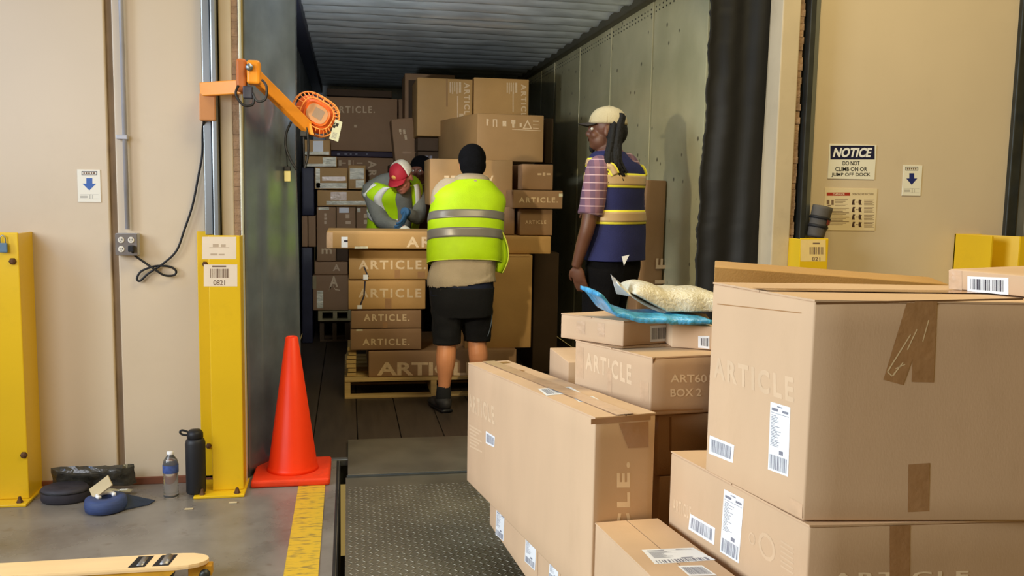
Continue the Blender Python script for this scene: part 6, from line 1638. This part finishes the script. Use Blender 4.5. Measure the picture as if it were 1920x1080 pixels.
GA += foot_geo(-.12, .12, math.pi-.3)+foot_geo(.09, .14, math.pi-.5)+hand_geo(wA, (.5, -.6, -.3), (.3, 0, -1), -1, 1.0, .5)+hand_geo(wB, (-.3, -.5, -.7), (-1, 0, -.2), 1, 1.0, .5)
fuse('body', GA, SK1, m1, .007, 2)
face_parts(HT1, HM1, m1)
GS = mat('grey_sweatshirt', srgb(112, 112, 104), .85, var=.08, scale=10, bump=.3, bscale=150)
sw = [loft_geo([(t[0], t[1], t[2], t[3]+.012, t[4]+.012, t[5]) for t in torA[1:6]]+[(nkA.x, -.19, nkA.z+.0, .078, .075, 20)], 30, 24, wr=.008),
      limb_geo([tuple(sA-s1v*.15)+(.060,), tuple(saL)+(.062,), tuple(eA)+(.062,), tuple(wA)+(.038,)], 22, 16, .008), limb_geo([tuple(sA+s1v*.15)+(.072,), tuple(saR)+(.068,), tuple(eB)+(.056,), tuple(wB)+(.038,)], 22, 16, .008)]
fuse('sweatshirt', sw, GS, m1, .008, 2)
tr_ = [loft_geo([(hpA.x, .10, .80, .17, .13, 20), (hpA.x, .09, .99, .182, .138, 20)], 8, 22)]+[limb_geo([(-.11, .09, .90, .11), (-.11, .09, .50, .085), (-.12, .12, .06, .066)], 14, 14), limb_geo([(.07, .12, .90, .11), (.08, .11, .50, .085), (.09, .14, .06, .066)], 14, 14)]
fuse('trousers', tr_, mat('dark_blue_trousers', srgb(36, 44, 66), .8), m1, .01, 2)
for x_, y_, yw in ((-.12, .12, math.pi-.3), (.09, .14, math.pi-.5)): fuse('shoe', foot_geo(x_, y_, yw, 1.18), SHM, m1, .008, 2)
vA = [(torA[1][0], .09, .99, .205, .165, 20), (chA.x, .05, chA.z-.05, .213, .160, 20), (chA.x, .0, chA.z+.06, .222, .162, 20), (shA.x-.005, -.06, shA.z+.030, .240, .165, 20), (nkA.x-.030, -.12, nkA.z+.055, .175, .135, 20), (nkA.x-.01, -.17, nkA.z+.03, .095, .095, 20)]
vo = shell_loft('safety_vest', vA, HV, m1, 0, 1, 0, .005, n=40, seg=36, wr=.008, wf=9, tang=(0, -.45, 1))
def stripA(angs, t0, t1, name='reflective_stripe', m_=None, off=.006, wdeg=9):
    """band running lengthwise on the vest at an angle range"""
    q = catmull(vA, 120); V = []; F = []; n = 24
    for i in range(n+1):
        s = q[int((t0+(t1-t0)*i/n)*120)]; r = math.radians(s[5])
        for a_ in (angs-wdeg, angs, angs+wdeg):
            a = math.radians(a_); ca, sa = math.cos(a), math.sin(a)
            ex = math.copysign(abs(ca)**(2/2.3), ca)*(s[3]+off); ey = math.copysign(abs(sa)**(2/2.3), sa)*(s[4]+off)
            tt = Vector((0, -.45, 1)).normalized(); sdv = Matrix.Rotation(r, 3, 'Z') @ Vector((1, 0, 0)); sx_ = (sdv-tt*sdv.dot(tt)).normalized(); sy_ = tt.cross(sx_)
            V.append(Vector(s[:3])+sx_*ex+sy_*ey)
    for i in range(n):
        for j in range(2): F.append((3*i+j, 3*i+j+1, 3*i+j+4, 3*i+j+3))
    o = mesh_obj(name, V, F, m_ or REFLW, vo, True); md = o.modifiers.new('solid', 'SOLIDIFY'); md.thickness = .003; md.offset = 0
stripA(228, .30, .86); stripA(306, .28, .84); stripA(185, .45, .80)
shell_loft('reflective_stripe', vA, REFLW, vo, .20, .26, .004, .004, n=5, seg=36, wr=.008, wf=9, tang=(0, -.45, 1))
# open front: dark shirt strip between the panels
stripA(275, .10, .86, 'shirt_opening', GS, .008, 13)
# cap, bill and panels
V = []; F = []; V2 = []
def capgeo(T, a0, a1, sg=18):
    V = []; F = []
    for i in range(13):
        a = math.pi/2*i/12; ca, sa = math.cos(a), math.sin(a)
        for j in range(sg+1):
            b = a0+(a1-a0)*j/sg
            V.append(T(.083*ca**.8*math.cos(b), -.006+.105*ca**.8*math.sin(b), .034+.098*sa))
    for i in range(12):
        for j in range(sg): F.append((i*(sg+1)+j, i*(sg+1)+j+1, (i+1)*(sg+1)+j+1, (i+1)*(sg+1)+j))
    return V, F
REDC = mat('cap_red', srgb(160, 30, 44), .7, var=.06); WHC = mat('cap_white_mesh', srgb(208, 198, 178), .8, var=.12, scale=60)
V, F = capgeo(HT1, math.radians(20), math.radians(160)); cpA = mesh_obj('cap', V, F, REDC, m1, True); md = cpA.modifiers.new('solid', 'SOLIDIFY'); md.thickness = .004
V, F = capgeo(HT1, math.radians(160), math.radians(380)); o = mesh_obj('mesh_back', V, F, WHC, cpA, True); md = o.modifiers.new('solid', 'SOLIDIFY'); md.thickness = .004
V = []; F = []
for i in range(13):
    for j in range(5):
        a = math.radians(-70+140*i/12); q_ = j/4
        V.append(HT1(.074*math.sin(a)*(1-.12*q_), .052+.048*math.cos(a)+q_*.075*math.cos(a*.75)-.02, .040-.014*q_-.012*math.sin(a)**2))
for i in range(12):
    for j in range(4): F.append((i*5+j, i*5+j+1, (i+1)*5+j+1, (i+1)*5+j))
o = mesh_obj('bill', V, F, REDC, cpA, True); md = o.modifiers.new('solid', 'SOLIDIFY'); md.thickness = .005
V, F = ell_geo(HT1(0, .095, .072), .018, .006, .018, HM1, 12, 8); mesh_obj('badge', V, F, mat('badge_gold', srgb(222, 170, 90), .5), cpA, True)
# blue glove and white cuff
gl = fuse('glove', hand_geo(wB, (-.3, -.5, -.7), (-1, 0, -.2), 1, 1.12, .5)+[limb_geo([tuple(wB.lerp(eB, .25))+(.04,), tuple(wB)+(.036,), tuple(wB.lerp(eB, -.15))+(.036,)], 8, 12)], mat('blue_glove', srgb(44, 84, 120), .7), m1, .006, 1)
gl = fuse('glove', hand_geo(wA, (.5, -.6, -.3), (.3, 0, -1), -1, 1.12, .5), mat('white_glove', srgb(226, 222, 206), .7), m1, .006, 1); gl['label'] = 'white glove'

# ---------------- the half hidden worker behind him
bx_, by_ = P(790, 380, Y=7.45).x, 7.45
m0 = empty('person', (bx_, by_, 0), 'person in a dark hood and brown top, mostly hidden behind the others', 'person')
def L0(px, py, dy=0.0):
    v = P(px, py, Y=by_+dy); return Vector((v.x-bx_, v.y-by_, v.z))
hd0 = L0(788, 322); SK0 = skin('skin_brown', srgb(120, 74, 58))
tor0 = [(0, .02, .85, .165, .12), (0, .02, 1.0, .17, .125), (0, 0, 1.22, .185, .125), (0, 0, 1.40, .185, .11), (0, 0, 1.46, .10, .08), (0, 0, 1.52, .056, .056)]
hg, HM0, HT0 = head_geo(hd0, (-.5, -.86), 1.0, 0)
aL0 = Vector((-.19, 0, 1.39)); aR0 = Vector((.19, 0, 1.39))
G0 = [loft_geo(tor0, 26, 22)]+hg+[limb_geo([(0, 0, 1.46, .06), (0, 0, 1.5, .056), tuple(hd0)+(.055,)], 8, 12)]
for a_, sx in ((aL0, -1), (aR0, 1)):
    e_ = a_+Vector((.02*sx, -.06, -.27)); w_ = e_+Vector((0, -.22, -.04))
    G0 += [limb_geo([(a_.x*.6, 0, 1.39, .06), tuple(a_)+(.054,), tuple(e_)+(.042,), tuple(w_)+(.028,)], 20, 12)]+hand_geo(w_, (0, -1, -.1), (0, 0, -1), -sx, 1, .5)
    G0 += [limb_geo([(.09*sx, .02, .88, .10), (.10*sx, .01, .5, .065), (.10*sx, .03, .12, .04), (.10*sx, .03, .05, .042)], 20, 12)]+foot_geo(.10*sx, .03, math.pi)
fuse('body', G0, SK0, m0, .008, 2); face_parts(HT0, HM0, m0)
BT = mat('maroon_brown_top', srgb(104, 68, 56), .85, var=.1)
g = [loft_geo([(t[0], t[1], t[2], t[3]+.012, t[4]+.012) for t in tor0[1:5]]+[(0, 0, 1.50, .075, .075)], 24, 22, wr=.008)]
for a_, sx in ((aL0, -1), (aR0, 1)):
    e_ = a_+Vector((.02*sx, -.06, -.27)); w_ = e_+Vector((0, -.22, -.04)); g.append(limb_geo([(a_.x*.7, 0, 1.38, .07), tuple(a_)+(.068,), tuple(e_)+(.056,), tuple(w_)+(.038,)], 20, 14, .006))
fuse('top', g, BT, m0, .009, 2)
g = [loft_geo([(0, .02, .82, .165, .125), (0, .02, 1.01, .178, .132)], 8, 20)]+[limb_geo([(.09*sx, .02, .90, .11), (.10*sx, .01, .5, .085), (.10*sx, .03, .06, .066)], 12, 14) for sx in (-1, 1)]
fuse('trousers', g, PT, m0, .01, 1)
for sx in (-1, 1): fuse('shoe', foot_geo(.10*sx, .03, math.pi, 1.18), SHM, m0, .009, 1)
fuse('dark_hood', [ell_geo(HT0(0, -.02, .045), .090, .105, .095, HM0), ell_geo(HT0(0, -.04, -.02), .086, .080, .09, HM0)], mat('black_knit', srgb(22, 22, 26)), m0, .007, 2)
v0 = [(0, .02, 1.0, .196, .155), (0, 0, 1.22, .206, .156), (0, 0, 1.38, .200, .14), (0, 0, 1.45, .13, .11), (0, 0, 1.48, .10, .09)]
vo = shell_loft('safety_vest', v0, HV, m0, 0, 1, 0, .005, n=26, seg=36, wr=.006)
V = []; F = []; q = catmull(v0, 60)
for s in q[3:58]:
    for a_ in (205, 235, 262, 290, 320):
        a = math.radians(a_); V.append(Vector((s[0]+math.cos(a)*(s[3]+.012), s[1]+math.sin(a)*(s[4]+.012), s[2])))
for i in range(54):
    for j in range(4): F.append((5*i+j, 5*i+j+1, 5*i+j+6, 5*i+j+5))
mesh_obj('open_front', V, F, BT, vo, True)
